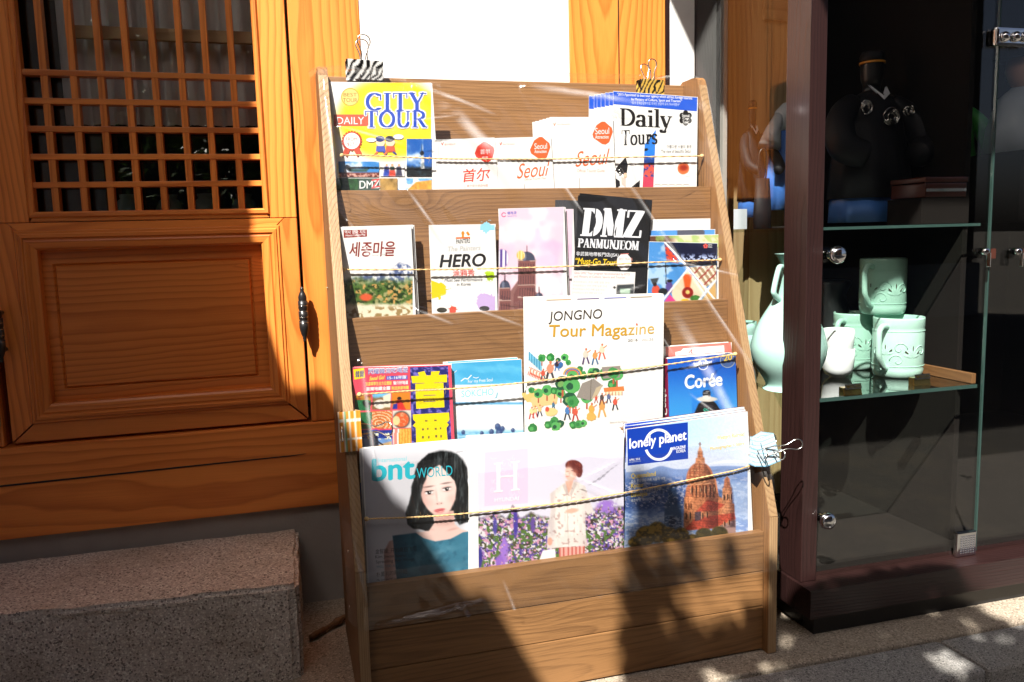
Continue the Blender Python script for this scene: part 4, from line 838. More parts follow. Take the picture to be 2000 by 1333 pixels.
# ================================================================== THIRD TIER
G3 = 'books and magazines standing in the third tier'
def art_guide(a):
    def pics(x, y):
        p = Pic(x, y, (.90, .32, .40)); n3 = vn(x, y, 3, 3, 2)
        def cell(x0, y0, x1, y1, fn):
            m_ = ((x > x0)*(x < x1)*(y > y0)*(y < y1)).astype(float); q = Pic(x, y, (0, 0, 0)); fn(q); p.c = p.c*(1-m_[..., None])+q.c*m_[..., None]
        def c1(q): q.put(np.ones_like(x), (.72, .50, .15)); q.put(smooth(.5, .7, vn(x, y, 9, 1)), (.55, .25, .10)); q.put((y > 782)*1.0, (.12, .42, .25))
        def c2(q): q.put(np.ones_like(x), (.45, .75, .92)); q.put(smooth(776, 782, y+4*n3), (.55, .42, .26)); q.put(ell(x, y, 742, 790, 12, 9), (.93, .90, .85)); q.put(pm(x, y, [(748, 774), (763, 768), (763, 796), (750, 796)]), (.92, .88, .8))
        def c3(q): q.put(np.ones_like(x), (.86, .52, .16)); q.put(ell(x, y, 780, 779, 4, 4), (.15, .1, .1)); q.put(pm(x, y, [(776, 782), (784, 782), (793, 801), (768, 801)]), (.84, .20, .18)); q.put(pm(x, y, [(768, 790), (776, 788), (776, 801), (766, 801)]), (.15, .2, .6))
        def c4(q): r_ = np.hypot(x-741, (y-828)*1.3); q.put(np.ones_like(x), (.86, .48, .22)); q.put((np.sin(r_*.9+2*n3) > .1)*.9, (.97, .86, .70)); q.put((np.sin(r_*.9+2) > .8)*.6, (.6, .25, .1))
        def c5(q): q.put(np.ones_like(x), (.85, .83, .78)); q.put(ell(x, y, 784, 820, 17, 17), (.30, .30, .30)); q.put(ell(x, y, 784, 820, 14.5, 14.5), (.86, .38, .20)); q.put(ell(x, y, 774, 822, 7, 9), (.93, .84, .60)); q.put((n3 > .6)*ell(x, y, 784, 820, 14, 14)*.6, (.97, .75, .6))
        def c6(q): q.put(np.ones_like(x), (.10, .22, .60)); q.put(smooth(855, 858, y), (.45, .62, .85)); q.put((n3 > .62)*(y > 846)*(y < 858)*1.0, (.95, .95, .8)); q.put(pm(x, y, [(728, 872), (765, 862), (765, 875), (728, 878)]), (.80, .68, .5))
        def c7(q): q.put(np.ones_like(x), (.90, .60, .22)); q.put((np.sin(x*1.1+3*n3) > .2)*.7, (.98, .80, .40)); q.put((x < 779)*1.0, (.95, .93, .92)); q.put(((x < 776)*(x > 770))*1.0, (.9, .55, .5))
        for args in ((692, 772, 724, 803, c1), (727, 769, 763, 801, c2), (765, 767, 801, 800, c3), (692, 805, 726, 838, c1), (727, 803, 765, 837, c4), (767, 802, 803, 836, c5), (692, 840, 728, 878, c6), (729, 840, 766, 878, c6), (768, 838, 804, 878, c7)): cell(*args)
        return p.c
    a.G(0, 0, 0, 0, pics, 1.5, corners=[(692, 766), (803, 764), (805, 872), (694, 876)])
    a.R(690, 718, 802, 767, CC(228, 78, 100), -.018)
    def night(x, y): p = Pic(x, y, (.14, .16, .46)); p.put(smooth(.55, .75, vn(x, y, 5, 4, 2)), (.48, .44, .80)); p.put(smooth(.5, .7, vn(x, y, 18, 6))*.5, (.08, .08, .26)); return p.c
    a.G(0, 0, 0, 0, night, 1.8, corners=[(801, 718), (875, 715), (882, 868), (804, 872)]); a.P([(875, 714), (881, 713), (888, 868), (882, 868)], CC(232, 84, 108))
    yl = CC(244, 218, 20)
    for pts in ([(816, 728), (829, 725), (834, 736), (820, 739)], [(842, 726), (859, 725), (855, 738), (841, 737)], [(803, 735), (873, 732), (873, 747), (805, 749)], [(829, 745), (850, 744), (846, 753), (828, 754)], [(811, 750), (866, 748), (868, 796), (849, 797), (845, 796), (830, 798), (813, 799)]): a.P(pts, yl)
    for y in (760, 772, 784): a.L([(827, y+1), (851, y)], 1.3, CC(60, 60, 120))
    a.P([(806, 810), (877, 806), (878, 821), (873, 826), (877, 830), (872, 836), (875, 868), (813, 870), (812, 836), (806, 832), (812, 825), (807, 820)], yl)
    for (x, y, w_, h_) in ((830, 821, 5, 3), (848, 820, 5, 3), (824, 837, 4, 4), (834, 836, 3, 4), (849, 836, 4, 4), (859, 835, 3, 4), (824, 852, 4, 5), (836, 852, 3, 5), (850, 850, 4, 5), (860, 850, 3, 5)): a.R(x, y, x+w_, y+h_, CC(110, 104, 60))
    a.P([(690, 722), (711, 719), (713, 738), (692, 742)], yl); a.T('韓爾', 694, 739, 711, 737, 14, CC(40, 44, 130), bold=.02)
    for i in range(2): a.T('閃耀韓流吃喝遊', 719, 732, 797, 728.5, 10.5 if i else 12.5, CC(40, 54, 160) if i else CC(245, 240, 245), bold=.008 if i else .05)
    a.T('Seoul Go!', 721, 744, 750, 741, 8, CC(248, 226, 90), bold=.03, shear=.2); a.R(754.5, 735, 796, 742.5, CC(60, 84, 190), -.03); a.T('15–16年版', 757, 742, 794, 740, 7, W_, bold=.02)
    a.T('玩盡韓學生全方位體驗', 714, 754, 765, 752, 7.5, CC(250, 232, 110), bold=.01); a.T('強介好地道', 768, 752, 797, 751, 7.5, W_, bold=.03); a.T('首爾地鐵全圖', 715, 764, 762, 762, 7.5, W_, bold=.03); a.T('附送旅遊地圖', 765, 762, 798, 760.5, 7, CC(250, 225, 90), bold=.02)
r, g = cover('travel_guidebook', 'crowded colourful Chinese guidebook with huge yellow characters on navy', 'guidebook', (689, 719), (881, 713), 3, .024, .02, .016, art_guide, G3, base=(228, 78, 100))
def art_sok(a):
    def pic(x, y):
        p = Pic(x, y, (.28, .68, .88)); p.put(smooth(.4, .7, vn(x, y*3, 40, 2))*.5, (.45, .80, .94)); hz = 752+(x-880)*-.02
        p.put(smooth(hz-1, hz+2, y), (.95, .96, .97)); p.put(smooth(785, 787, y)*(1-smooth(788, 793, y)), (.35, .68, .88)); p.put(smooth(835, 845, y), (.60, .82, .92)); p.put(smooth(840, 850, y)*smooth(.5, .6, vn(x, y*2.5, 9, 4)), (.35, .65, .85))
        for cx, cy, r_ in ((972, 834, 6), (981, 838, 5), (960, 844, 5), (1002, 841, 4), (905, 845, 4), (941, 847, 4), (975, 846, 7)): p.put(ell(x, y, cx, cy, r_, r_*1.15), (.20, .30, .50)); p.put(ell(x, y, cx-1, cy-2, r_*.4, r_*.4, .6)*.6, (.5, .6, .75))
        return p.c
    a.G(0, 0, 0, 0, pic, 1.8, corners=[(882, 710), (1018, 702.5), (1023, 856), (886, 862)])
    a.L([(900, 745), (908, 739), (913, 741), (921, 733)], 1.8, W_); a.L([(924, 737), (930, 739), (935, 737)], 1.2, W_); a.L([(884, 731), (892, 724)], 1, W_)
    a.T('For my Free Soul', 914, 751, 962, 747, 8.5, W_); a.T('SOKCHO', 901, 777, 964, 772, 13.5, CC(130, 216, 226), bold=.01); a.P([(970, 768), (973, 766), (971, 777), (964, 780), (969, 775)], CC(120, 190, 210))
r, g = cover('sea_booklet', 'light blue seaside booklet with gulls between guidebook and magazine', 'booklet', (874, 711), (1019, 702), 3, .034, .02, .008, art_sok, G3)
copies(r, g, [(-.004, .002, .009)], stack('light blue seaside booklet', 1), G3)
def art_jong(a):
    q = random.Random(5); Z = lambda x, y: (1020+x/4.443, 560+y/4.443)
    greens = [CC(70, 150, 80), CC(48, 128, 66), CC(90, 176, 96), CC(38, 88, 62), CC(120, 168, 96)]; tan_, red, blu = CC(226, 196, 120), CC(214, 92, 72), CC(78, 128, 190)
    def tree(x, y, r_, c, tr=True):
        cx, cy = Z(x, y); r_ /= 4.443
        if tr: a.P([(cx-r_*.12, cy), (cx+r_*.12, cy), (cx+r_*.16, cy+r_*2), (cx-r_*.16, cy+r_*2)], CC(190, 96, 70))
        a.blob(cx, cy, r_, c, q.randrange(999), .12, 18)
        a.blob(cx-r_*.25, cy+r_*.1, r_*.45, greens[(greens.index(c)+1) % 5], q.randrange(999), .15, 12)
    def person(x, y, s, top, leg):
        cx, cy = Z(x, y); s /= 4.443
        a.L([(cx-s*.10, cy), (cx-s*.22, cy+s*.55)], s*.12, leg); a.L([(cx+s*.08, cy), (cx+s*.24, cy+s*.5)], s*.12, leg); a.blob(cx, cy-s*.2, s*.2, top, q.randrange(999), .12, 12, s*.28); a.E(cx+s*.03, cy-s*.55, s*.08, s*.09, CC(206, 120, 90), 10); a.L([(cx+s*.1, cy-s*.3), (cx+s*.36, cy-s*.5)], s*.07, CC(224, 150, 110))
    for i in range(10): x, y = 55+i*11, 590+i*10; a.P([Z(x, y-25), Z(x+16, y-18), Z(x+16, y+50), Z(x, y+55)], CC(126, 196, 222) if i % 2 else CC(70, 150, 190))
    for i in range(11): person(62+i*13, 735+i*6, 60, CC(230, 160, 130) if i % 2 else CC(246, 240, 230), CC(216, 110, 84))
    a.blob(*Z(140, 960), 26, tan_, 3, .25, 20, 14); a.P([Z(70, 970), Z(320, 905), Z(300, 1020), Z(90, 1050)], CC(222, 200, 140))
    for (x, y, r_, k) in ((170, 620, 34, 0), (245, 615, 36, 1), (370, 615, 34, 2), (400, 660, 24, 0), (310, 640, 22, 3), (80, 900, 28, 0), (140, 930, 40, 2), (215, 900, 46, 2), (280, 905, 34, 1), (335, 930, 40, 2), (440, 780, 52, 2), (520, 770, 40, 0), (500, 715, 26, 1), (610, 750, 44, 2), (730, 760, 60, 0), (820, 760, 58, 2), (780, 850, 40, 1), (560, 960, 52, 2)): tree(x, y, r_, greens[k], q.random() > .4)
    a.P([Z(690, 700), Z(850, 688), Z(845, 790), Z(700, 800)], CC(150, 140, 134)); a.P([Z(470, 960), Z(520, 840), Z(620, 800), Z(700, 860), Z(590, 990)], CC(150, 142, 134)); a.P([Z(600, 980), Z(640, 880), Z(700, 850), Z(650, 950)], CC(196, 180, 150)); a.L([Z(598, 800), Z(590, 1000)], 1, CC(90, 80, 60))
    for r_, c in ((17, CC(226, 170, 70)), (14, CC(90, 130, 190)), (11, CC(214, 110, 80))): a.ring(*Z(435, 765), r_, r_*.8, 2.4, c, 180, 360, 14)
    tree(350, 840, 62, greens[3]); tree(430, 860, 70, greens[2]); tree(410, 980, 60, greens[3]); tree(440, 1000, 52, greens[0]); tree(640, 740, 32, greens[3]); tree(790, 750, 48, greens[0])
    a.P([Z(705, 880), Z(880, 865), Z(885, 905), Z(710, 915)], CC(222, 130, 70)); a.P([Z(715, 915), Z(870, 905), Z(868, 940), Z(720, 945)], CC(240, 226, 190))
    for i in range(6): a.L([Z(725+i*28, 912), Z(726+i*28, 945)], 1.2, CC(180, 80, 60))
    person(240, 740, 150, CC(236, 150, 120), CC(70, 66, 70)); a.blob(*Z(316, 680), 9, CC(60, 110, 170), 4, .1, 14, 7); person(180, 770, 90, red, CC(50, 90, 100)); person(300, 690, 80, CC(60, 50, 60), CC(70, 120, 190)); person(550, 610, 120, CC(206, 200, 186), CC(90, 70, 110)); person(630, 620, 110, CC(216, 150, 90), CC(70, 110, 150)); person(690, 570, 120, CC(222, 206, 180), CC(214, 110, 90))
    for (x, y, s, t, l_) in ((390, 1100, 110, blu, CC(60, 60, 70)), (460, 1110, 110, red, CC(180, 60, 60)), (600, 1090, 130, CC(226, 170, 80), CC(226, 170, 90)), (690, 1060, 140, CC(222, 160, 90), CC(222, 170, 100)), (690, 980, 90, CC(80, 70, 70), CC(120, 70, 60)), (750, 970, 80, CC(96, 110, 150), CC(60, 60, 90)), (805, 1020, 100, red, CC(50, 48, 60)), (640, 980, 60, red, CC(160, 60, 50)), (270, 1040, 70, CC(70, 120, 150), CC(60, 90, 110)), (110, 1090, 90, CC(236, 210, 150), CC(214, 90, 80)), (150, 1080, 90, CC(232, 200, 140), CC(60, 60, 80)), (80, 1100, 90, CC(240, 220, 160), CC(200, 90, 80))): person(x, y, s, t, l_)
    a.blob(*Z(250, 1090), 14, CC(238, 206, 140), 8, .2, 16, 8); a.blob(*Z(600, 1130), 10, CC(228, 176, 90), 9, .2, 16, 8); a.E(*Z(216, 1065), 4, 5, red)
    for (x, y, r_, k) in ((225, 1200, 34, 1), (280, 1170, 40, 0), (330, 1190, 32, 3), (290, 1215, 40, 2), (440, 1200, 34, 1), (490, 1195, 36, 0), (530, 1185, 30, 2), (90, 1230, 40, 1)): tree(x, y, r_, greens[k], False)
    a.T('JONGNO', 1071, 633.5, 1174.5, 628, 24.5, CC(60, 50, 44), shear=.09, bold=.004); a.T('Tour Maga', 1071, 666, 1225, 663, 31, CC(198, 152, 50), bold=.012, shear=.05); a.T('zine', 1226, 655, 1277, 652, 21, CC(206, 166, 84), bold=-.012, shear=.05); a.E(1243.5, 633.5, 1.8, 1.8, CC(224, 80, 70))
    a.T('2016', 1226, 668, 1245, 666.5, 5, CC(110, 104, 100)); a.T('Vol.36', 1252, 667, 1276, 665, 5.5, CC(190, 186, 184)); a.T('Story of the Palace', 1191, 828, 1224, 826, 4, CC(170, 165, 160))
    for x0, x1, c in ((1067, 1115, CC(226, 180, 130)), (1127, 1170, CC(110, 86, 150)), (1180, 1223, CC(100, 110, 210)), (1231, 1273, CC(176, 150, 110))): a.P([(x0, 587-(x0-1028)*.033), (x1, 587-(x1-1028)*.033), (x1, 588.3-(x1-1028)*.033), (x0, 588.3-(x0-1028)*.033)], c)
r, g = cover('tour_magazine', 'large white tour magazine with gold title and park crowd drawing', 'magazine', (1028, 583), (1297, 576), 3, .014, .01, .004, art_jong, G3)
copies(r, g, [(.001, .0015, .005), (-.001, .002, .010)], stack('large white tour magazine with gold title', 2), G3)
def art_pinkbook(a): a.P([(1300, 678), (1427, 669), (1431, 700), (1300, 705)], CC(222, 130, 120)); a.P([(1319, 688), (1330, 686), (1334, 681), (1414, 675), (1416, 700), (1319, 706)], W_); a.L([(1345, 690), (1352, 682), (1350, 690), (1355, 690)], 1.5, CC(190, 60, 50))
cover('pink_framed_book', 'white book with a pink frame behind the blue guidebook', 'book', (1292, 678), (1429, 669), 3, .052, .02, .012, art_pinkbook, G3)
def art_coree(a):
    def pic(x, y):
        p = Pic(x, y, (.08, .36, .78)); p.put(smooth(700, 810, y), (.22, .60, .90)); p.put(ell(x, y, 1440, 690, 70, 40, .9)*.3, (.1, .25, .6)); return p.c
    a.G(0, 0, 0, 0, pic, 2.4, corners=[(1304, 701.5), (1436.5, 690.5), (1440, 806), (1308, 816)])
    a.ring(1373, 712.5, 9.5, 10, 1.6, CC(235, 240, 250), n=24); a.T('lonely planet', 1355, 716, 1391, 712, 9, CC(240, 244, 250), bold=.03); a.T('Corée', 1337, 761, 1411, 754, 28, CC(240, 243, 248), bold=.035)
    a.E(1421, 704, 15, 15, CC(150, 160, 170)); a.E(1421, 704, 13.5, 13.5, CC(70, 96, 150)); a.T('20', 1413, 706, 1430, 703, 11, CC(222, 190, 80), bold=.03)
    def fig(x, y):
        p = Pic(x, y, (.16, .52, .88)); p.put(pm(x, y, [(1354, 812), (1364, 789), (1376, 781), (1388, 779), (1399, 789), (1411, 808)]), (.10, .10, .11)); p.put(ell(x, y, 1381, 780, 20, 5, .2), (.86, .84, .80)); p.put(ell(x, y, 1380, 775, 8, 7), (.90, .88, .86)); p.put(ell(x, y, 1380, 769, 8, 8.5)*(y < 774), (.13, .13, .15)); p.put((np.mod(y, 4) < 1.2)*ell(x, y, 1380, 769, 7, 7)*(y < 773), (.6, .6, .6)); p.put(ell(x, y, 1379, 801, 10, 5)*(vn(x, y, 3, 3, 2) > .45), (.25, .7, .6)); p.put(ell(x, y, 1380, 794, 14, 3.4), (.2, .18, .2)); return p.c
    a.G(0, 0, 0, 0, fig, 1.5, corners=[(1350, 764), (1414, 760), (1416, 807), (1352, 813)])
r, g = cover('blue_guidebook', 'thick bright blue guidebook with white title and gold twenty seal', 'guidebook', (1304, 701), (1437, 690), 3, .018, .03, .026, art_coree, G3, base=(40, 120, 205), spine=(120, 20, 60))
A, ex, ey, n, w, h = g
V = [A-ex*.0012+n*.0005, A-ex*.0012+n*.0255, A-ex*.0012-ey*h+n*.0255, A-ex*.0012-ey*h+n*.0005]
V2 = [v+ex*.001 for v in V]
sp = Art(V[0], -ex, n, ey, -ex); 
me = bpy.data.meshes.new('spine'); me.from_pydata([tuple(map(float, v)) for v in V+V2], [], [(0, 1, 2, 3), (7, 6, 5, 4), (0, 4, 5, 1), (2, 6, 7, 3), (1, 5, 6, 2), (0, 3, 7, 4)])
at = me.color_attributes.new('Col', 'FLOAT_COLOR', 'CORNER'); ac = np.ones((24, 4), np.float32); ac[:, :3] = CC(150, 24, 70); at.data.foreach_set('color', ac.ravel()); link('spine', me, 'print', r)
# lettering up the spine
Vt, Ft = sans('Corée', .03); lo, hi = Vt.min(0), Vt.max(0); k = .052/(hi[0]-lo[0])
PW = [A-ex*.0014-ey*(h*.42+.04)+ey*(v[0]-lo[0])*k+n*(.019-(v[1]-lo[1])*k*.9) for v in Vt]
me = bpy.data.meshes.new('spine_title'); me.from_pydata([tuple(map(float, v)) for v in PW], [], Ft); link('spine_title', me, 'paper', r)

# ================================================================== FRONT TIER
G4 = 'magazines standing in the front tier'
def art_bnt(a):
    def pic(x, y):
        p = Pic(x, y, (.80, .80, .83)); p.put(smooth(760, 700, x)*.35, (.66, .66, .72)); p.put(smooth(890, 915, x)*.6+smooth(900, 870, y)*.5*(1-smooth(890, 915, x)*.6), (.93, .94, .97))
        hair, hl = (.085, .09, .095), (.27, .30, .31); skin, sh, lt = (.90, .77, .735), (.76, .57, .535), (.975, .90, .88)
        streak = vn(x*2.6+y*.25, y*.30, 9, 3, 3); fine = vn(x*3.4-y*.3, y*.22, 5, 13, 2)
        def strands(m_): p.put(m_, hair); p.put(m_*smooth(.48, .78, streak)*.75, hl); p.put(m_*smooth(.58, .8, fine)*.5, (.36, .39, .40)); p.put(m_*smooth(.42, .25, streak)*.7, (.02, .025, .03))
        # hair behind the face: loose bob, longer and wavier on the left
        wob = 4*(vn(x, y, 14, 5)-.5); xx, yy = x+wob, y+wob
        strands(np.maximum(ell(xx, yy, 864, 930, 50, 50, .07), pm(xx, yy, [(816, 930), (908, 915), (917, 960), (917, 1020), (898, 1026), (880, 1000), (846, 1006), (848, 1030), (838, 1040), (822, 1034), (808, 1034), (796, 1024), (792, 1004), (800, 980), (806, 955)], 2)))
        # shoulders, arm, dress
        body = pm(x, y, [(752, 1140), (750, 1078), (760, 1058), (798, 1043), (838, 1037), (848, 1022), (850, 1000), (886, 998), (888, 1024), (900, 1034), (917, 1038), (917, 1140)], 1.6); p.put(body, skin); p.put(body*ell(x, y, 868, 1010, 26, 15, .7)*.75, sh); p.put(body*smooth(780, 752, x)*.75, (.55, .40, .38)); p.put(body*smooth(2.6, .4, np.abs(y-1036-.10*(x-860)))*smooth(855, 835, x)*.5, sh); p.put(body*ell(x, y, 884, 1034, 10, 2.4, .8, -14)*.5, sh)
        dress = pm(x, y, [(767, 1047), (812, 1041), (826, 1051), (850, 1058), (880, 1053), (904, 1040), (917, 1038), (917, 1140), (776, 1140), (771, 1090)], 1.5); p.put(dress, (.22, .46, .56)); p.put(dress*smooth(.45, .8, vn(x, y, 34, 8))*.6, (.45, .66, .74)); p.put(dress*smooth(805, 768, x)*.65, (.08, .22, .31)); p.put(dress*smooth(.52, .7, vn(x+y, y-x, 16, 18))*.35, (.12, .30, .40))
        # face: soft oval, lit from the right
        f0 = pm(x, y, [(822, 940), (826, 922), (846, 908), (872, 908), (888, 926), (892, 950), (889, 976), (880, 996), (868, 1008), (860, 1011), (850, 1008), (836, 996), (826, 980), (821, 962)], 2.2)
        p.put(f0, skin); p.put(f0*ell(x, y, 862, 950, 26, 44, .8)*.75, lt); p.put(f0*smooth(838, 822, x)*.55, sh); p.put(f0*smooth(994, 1011, y)*.5, sh); p.put(f0*ell(x, y, 836, 982, 10, 8, .9)*.3, (.92, .62, .58)); p.put(f0*ell(x, y, 881, 974, 8, 8, .9)*.3, (.92, .62, .58))
        # parted fringe sweeping to both sides
        strands(pm(xx, yy, [(798, 985), (806, 945), (816, 905), (836, 886), (864, 881), (892, 888), (912, 915), (917, 990), (905, 1010), (896, 985), (893, 958), (888, 940), (874, 924), (858, 907), (846, 915), (834, 930), (826, 948), (822, 968), (818, 1000), (804, 1020)], 1.8))
        # features
        for cx, cy, tl_ in ((838, 963, -9), (872.5, 956, -9)):
            p.put(ell(x, y, cx, cy+.5, 9.5, 5, .9)*.35, sh); p.put(ell(x, y, cx, cy, 7.6, 3.5, .25, tl_), (.93, .91, .91)); p.put(ell(x, y, cx+.3, cy-.2, 3.6, 3.7, .22), (.13, .09, .085)); p.put(ell(x, y, cx, cy-3.2, 8.4, 1.25, .5, tl_), (.13, .09, .09)); p.put(ell(x, y, cx, cy+3.4, 6.5, .6, .7, tl_)*.5, (.5, .35, .33)); p.put(ell(x, y, cx+1.5, cy-1.5, 1.0, 1.0, .3), (1, 1, 1)); p.put(ell(x, y, cx, cy-6.4, 8, .8, .7, tl_)*.3, sh); p.put(ell(x, y, cx-1, cy-12, 10, 1.7, .7, tl_)*.65, (.42, .32, .30))
        p.put(ell(x, y, 852.5, 968, 1.8, 11, .9, -6)*.35, sh); p.put(ell(x, y, 858, 974, 2.0, 9, .9, -6)*.5, lt); p.put(ell(x, y, 858, 984, 6.5, 2.6, .9, -8)*.4, sh); p.put(ell(x, y, 854, 984.6, 1.5, .8, .6, 20)*.9, (.48, .29, .28)); p.put(ell(x, y, 862, 983.4, 1.5, .8, .6, -30)*.9, (.48, .29, .28))
        p.put(ell(x, y, 858.5, 996, 10.5, 2.5, .35, -9), (.80, .40, .42)); p.put(ell(x, y, 859.3, 999.6, 8.6, 3.0, .4, -9), (.90, .55, .55)); p.put(ell(x, y, 859, 997.8, 9.6, .7, .5, -9), (.52, .22, .24)); p.put(ell(x, y, 860.5, 999.6, 3, 1.0, .8, -9)*.6, (.98, .78, .76)); p.put(ell(x, y, 860, 1004.5, 6, 1.2, .9, -9)*.35, sh)
        return p.c
    a.G(0, 0, 0, 0, pic, 1.4, corners=[(709, 877), (917, 860), (919, 1116), (721, 1152)])
    cy = CC(36, 178, 196); a.T('bnt', 726, 941.5, 811, 936, 45, cy, bold=.03); a.T('International', 738, 904, 794, 900, 8.5, CC(110, 200, 212)); a.T('WORLD', 814, 935, 884, 929, 20, cy, bold=.005, shear=-.04); a.T('JANUARY 2016', 891, 886, 914, 882, 3.5, CC(120, 120, 125))
    a.T('金智媛, 开始展翅飞翔', 733, 1083, 813, 1077, 10, CC(30, 28, 30), bold=.004); a.T('Kim Jiwon Starts', 733, 1093, 793, 1090, 8, CC(40, 36, 40)); a.T('Spreading Her Wings', 734, 1103, 809, 1097, 8, CC(40, 36, 40)); a.T('WELL TOO ACT', 735, 1110, 778, 1107, 5, CC(70, 130, 150)); a.T('朴薰利的新开始', 735, 1128, 795, 1121, 10, CC(30, 28, 30), bold=.004); a.T('Me and my HF story', 736, 1137, 780, 1132, 5, CC(40, 36, 40))
r, g = cover('fashion_magazine', 'fashion magazine with a dark haired woman in a teal dress', 'magazine', (708, 876), (917, 859.5), 4, .024, .02, .006, art_bnt, G4)
copies(r, g, [(-.002, -.001, .007)], stack('fashion magazine with a dark haired woman', 1), G4)
def art_h(a):
    def pic(x, y):
        p = Pic(x, y, (.875, .865, .925)); p.put(smooth(1000, 1230, x)*.5, (.83, .82, .90)); p.put(smooth(900, 850, y)*.6, (.96, .95, .97))
        # meadow of flowers
        n1, n2, n4 = vn(x, y, 5, 1, 3), vn(x, y, 4, 9, 2), vn(x, y, 13, 4, 2); edge = 1012-22*np.exp(-((x-1003)/9)**2)-14*np.exp(-((x-965)/8)**2)-10*np.exp(-((x-1038)/10)**2)+np.where(x > 1140, -20, 0)+14*(vn(x, y*.3, 10, 6)-.5)
        m_ = smooth(-5, 5, y-edge); p.put(m_, (.26, .22, .20)); p.put(m_*smooth(.52, .62, n4), (.34, .34, .24)); p.put(m_*smooth(.50, .58, n2), (.88, .86, .88)); p.put(m_*smooth(.54, .62, n1)*smooth(.40, .55, vn(x, y, 22, 3)), (.60, .44, .74)); p.put(m_*smooth(.58, .66, vn(x, y, 4, 21, 2))*.9, (.34, .28, .62)); p.put(m_*smooth(.60, .68, vn(x, y, 5, 31, 2)), (.82, .60, .70)); p.put(m_*smooth(.6, .7, vn(x, y, 6, 41, 2)), (.34, .46, .22))
        for cx, y0, y1, w_, c in ((1007, 996, 1050, 4.5, (.30, .24, .62)), (967, 1012, 1045, 4, (.32, .28, .62)), (1041, 1010, 1040, 5, (.40, .30, .60)), (985, 1045, 1105, 8, (.62, .46, .82)), (976, 1085, 1112, 8, (.56, .40, .78)), (937, 1070, 1110, 5, (.22, .20, .55))): p.put(ell(x, y, cx, (y0+y1)/2, w_, (y1-y0)/2, .3)*smooth(.35, .5, n1+.15), c)
        p.put(ell(x, y, 1185, 990, 18, 14, .5)*smooth(.42, .55, n2+.1), (.62, .46, .82))
        # standing figure in a pale printed coat
        coat = pm(x, y, [(1100, 945), (1112, 940), (1128, 942), (1143, 950), (1150, 975), (1160, 1000), (1148, 1006), (1143, 998), (1144, 1040), (1146, 1066), (1068, 1072), (1070, 1030), (1076, 995), (1074, 965)], 1.5); p.put(coat, (.95, .92, .89)); p.put(coat*smooth(.64, .72, vn(x, y, 6, 51, 2))*.55, (.66, .52, .50)); p.put(coat*smooth(1.5, 0, np.abs(x-1108-(y-990)*.03))*.4, (.62, .56, .52)); p.put(coat*smooth(1125, 1150, x)*.3, (.70, .66, .68))
        p.put(pm(x, y, [(1104, 940), (1120, 938), (1116, 955), (1110, 966)]), (.90, .70, .62)); p.put(ell(x, y, 1116, 922, 12, 18, .08, 8), (.92, .74, .67)); hair = np.maximum(ell(x, y, 1121, 911, 17, 12, .08, 10), ell(x, y, 1131, 920, 7, 13, .1)); p.put(hair*(1-ell(x, y, 1110, 925, 11, 12, .3)), (.40, .16, .14)); p.put(ell(x, y, 1109, 921, 3, .8, .5), (.35, .2, .2)); p.put(ell(x, y, 1118, 920, 3, .8, .5), (.35, .2, .2)); p.put(ell(x, y, 1108, 931, 3, 1.2, .5), (.75, .3, .3))
        p.put(ell(x, y, 1110, 926, 7, 14, .8, 8)*.5, (.98, .84, .78)); p.put(ell(x, y, 1124, 928, 4, 12, .8)*.5, (.78, .56, .50)); p.put(ell(x, y, 1112, 927, 1.2, 4, .8)*.5, (.75, .52, .47)); p.put(hair*(1-ell(x, y, 1110, 925, 11, 12, .3))*smooth(.5, .75, vn(x*2, y*.7, 5, 77, 2))*.6, (.62, .30, .24)); p.mul(coat*smooth(.45, .62, vn(x*1.6, y*.5, 11, 78, 2))*.5, (.90, .88, .89)); p.mul(coat*smooth(1092, 1076, x)*.6, (.85, .83, .86)); p.put(pm(x, y, [(1104, 944), (1111, 966), (1106, 968), (1098, 948)], 1)*.6, (.72, .66, .64)); p.put(pm(x, y, [(1121, 942), (1112, 966), (1117, 968), (1127, 946)], 1)*.6, (.72, .66, .64))
        p.put(ell(x, y, 1117, 998, 13, 4.5, .3, -8), (.92, .72, .64)); p.put(pm(x, y, [(1092, 1070), (1142, 1067), (1142, 1086), (1092, 1092)]), (.90, .66, .62)); p.put(pm(x, y, [(1092, 1070), (1142, 1067), (1142, 1086), (1092, 1092)])*(np.sin(x*.8) > .3), (.74, .38, .34))
        p.put(ell(x, y, 1074, 1058, 5, 8), (.88, .66, .58)); p.put(pm(x, y, [(1060, 1076), (1084, 1072), (1086, 1094), (1052, 1098)]), (.95, .94, .95)); return p.c
    a.G(0, 0, 0, 0, pic, 1.5, corners=[(933, 872), (1217, 847), (1219, 1074), (935, 1118)])
    a.P([(947, 884), (1031, 876), (1031, 983), (946, 989)], CC(238, 206, 232)); w = CC(250, 246, 250)
    q = random.Random(3)
    for i in range(26): a.ring(q.uniform(960, 1018), q.uniform(893, 968), q.uniform(2, 6), q.uniform(2, 6), .7, CC(245, 228, 243), 0, q.uniform(150, 300), 8)
    for pts in ([(965, 905), (982, 903.5), (982, 906), (977, 907), (977, 957), (982, 958), (982, 960.5), (965, 962), (965, 959.5), (970, 958.5), (970, 908), (965, 907.5)], [(998, 902), (1015, 900.5), (1015, 903), (1010, 904), (1010, 954), (1015, 955), (1015, 957.5), (998, 959), (998, 956.5), (1003, 955.5), (1003, 905), (998, 904.5)], [(977, 930), (1003, 928), (1003, 931), (977, 933)]): a.P(pts, w)
    a.T('HYUNDAI', 966, 981, 1013, 977.5, 8, w, bold=.01)
r, g = cover('style_magazine', 'pale lavender magazine with pink emblem and a figure among flowers', 'magazine', (917, 862), (1219, 846), 4, .018, .02, .006, art_h, G4)
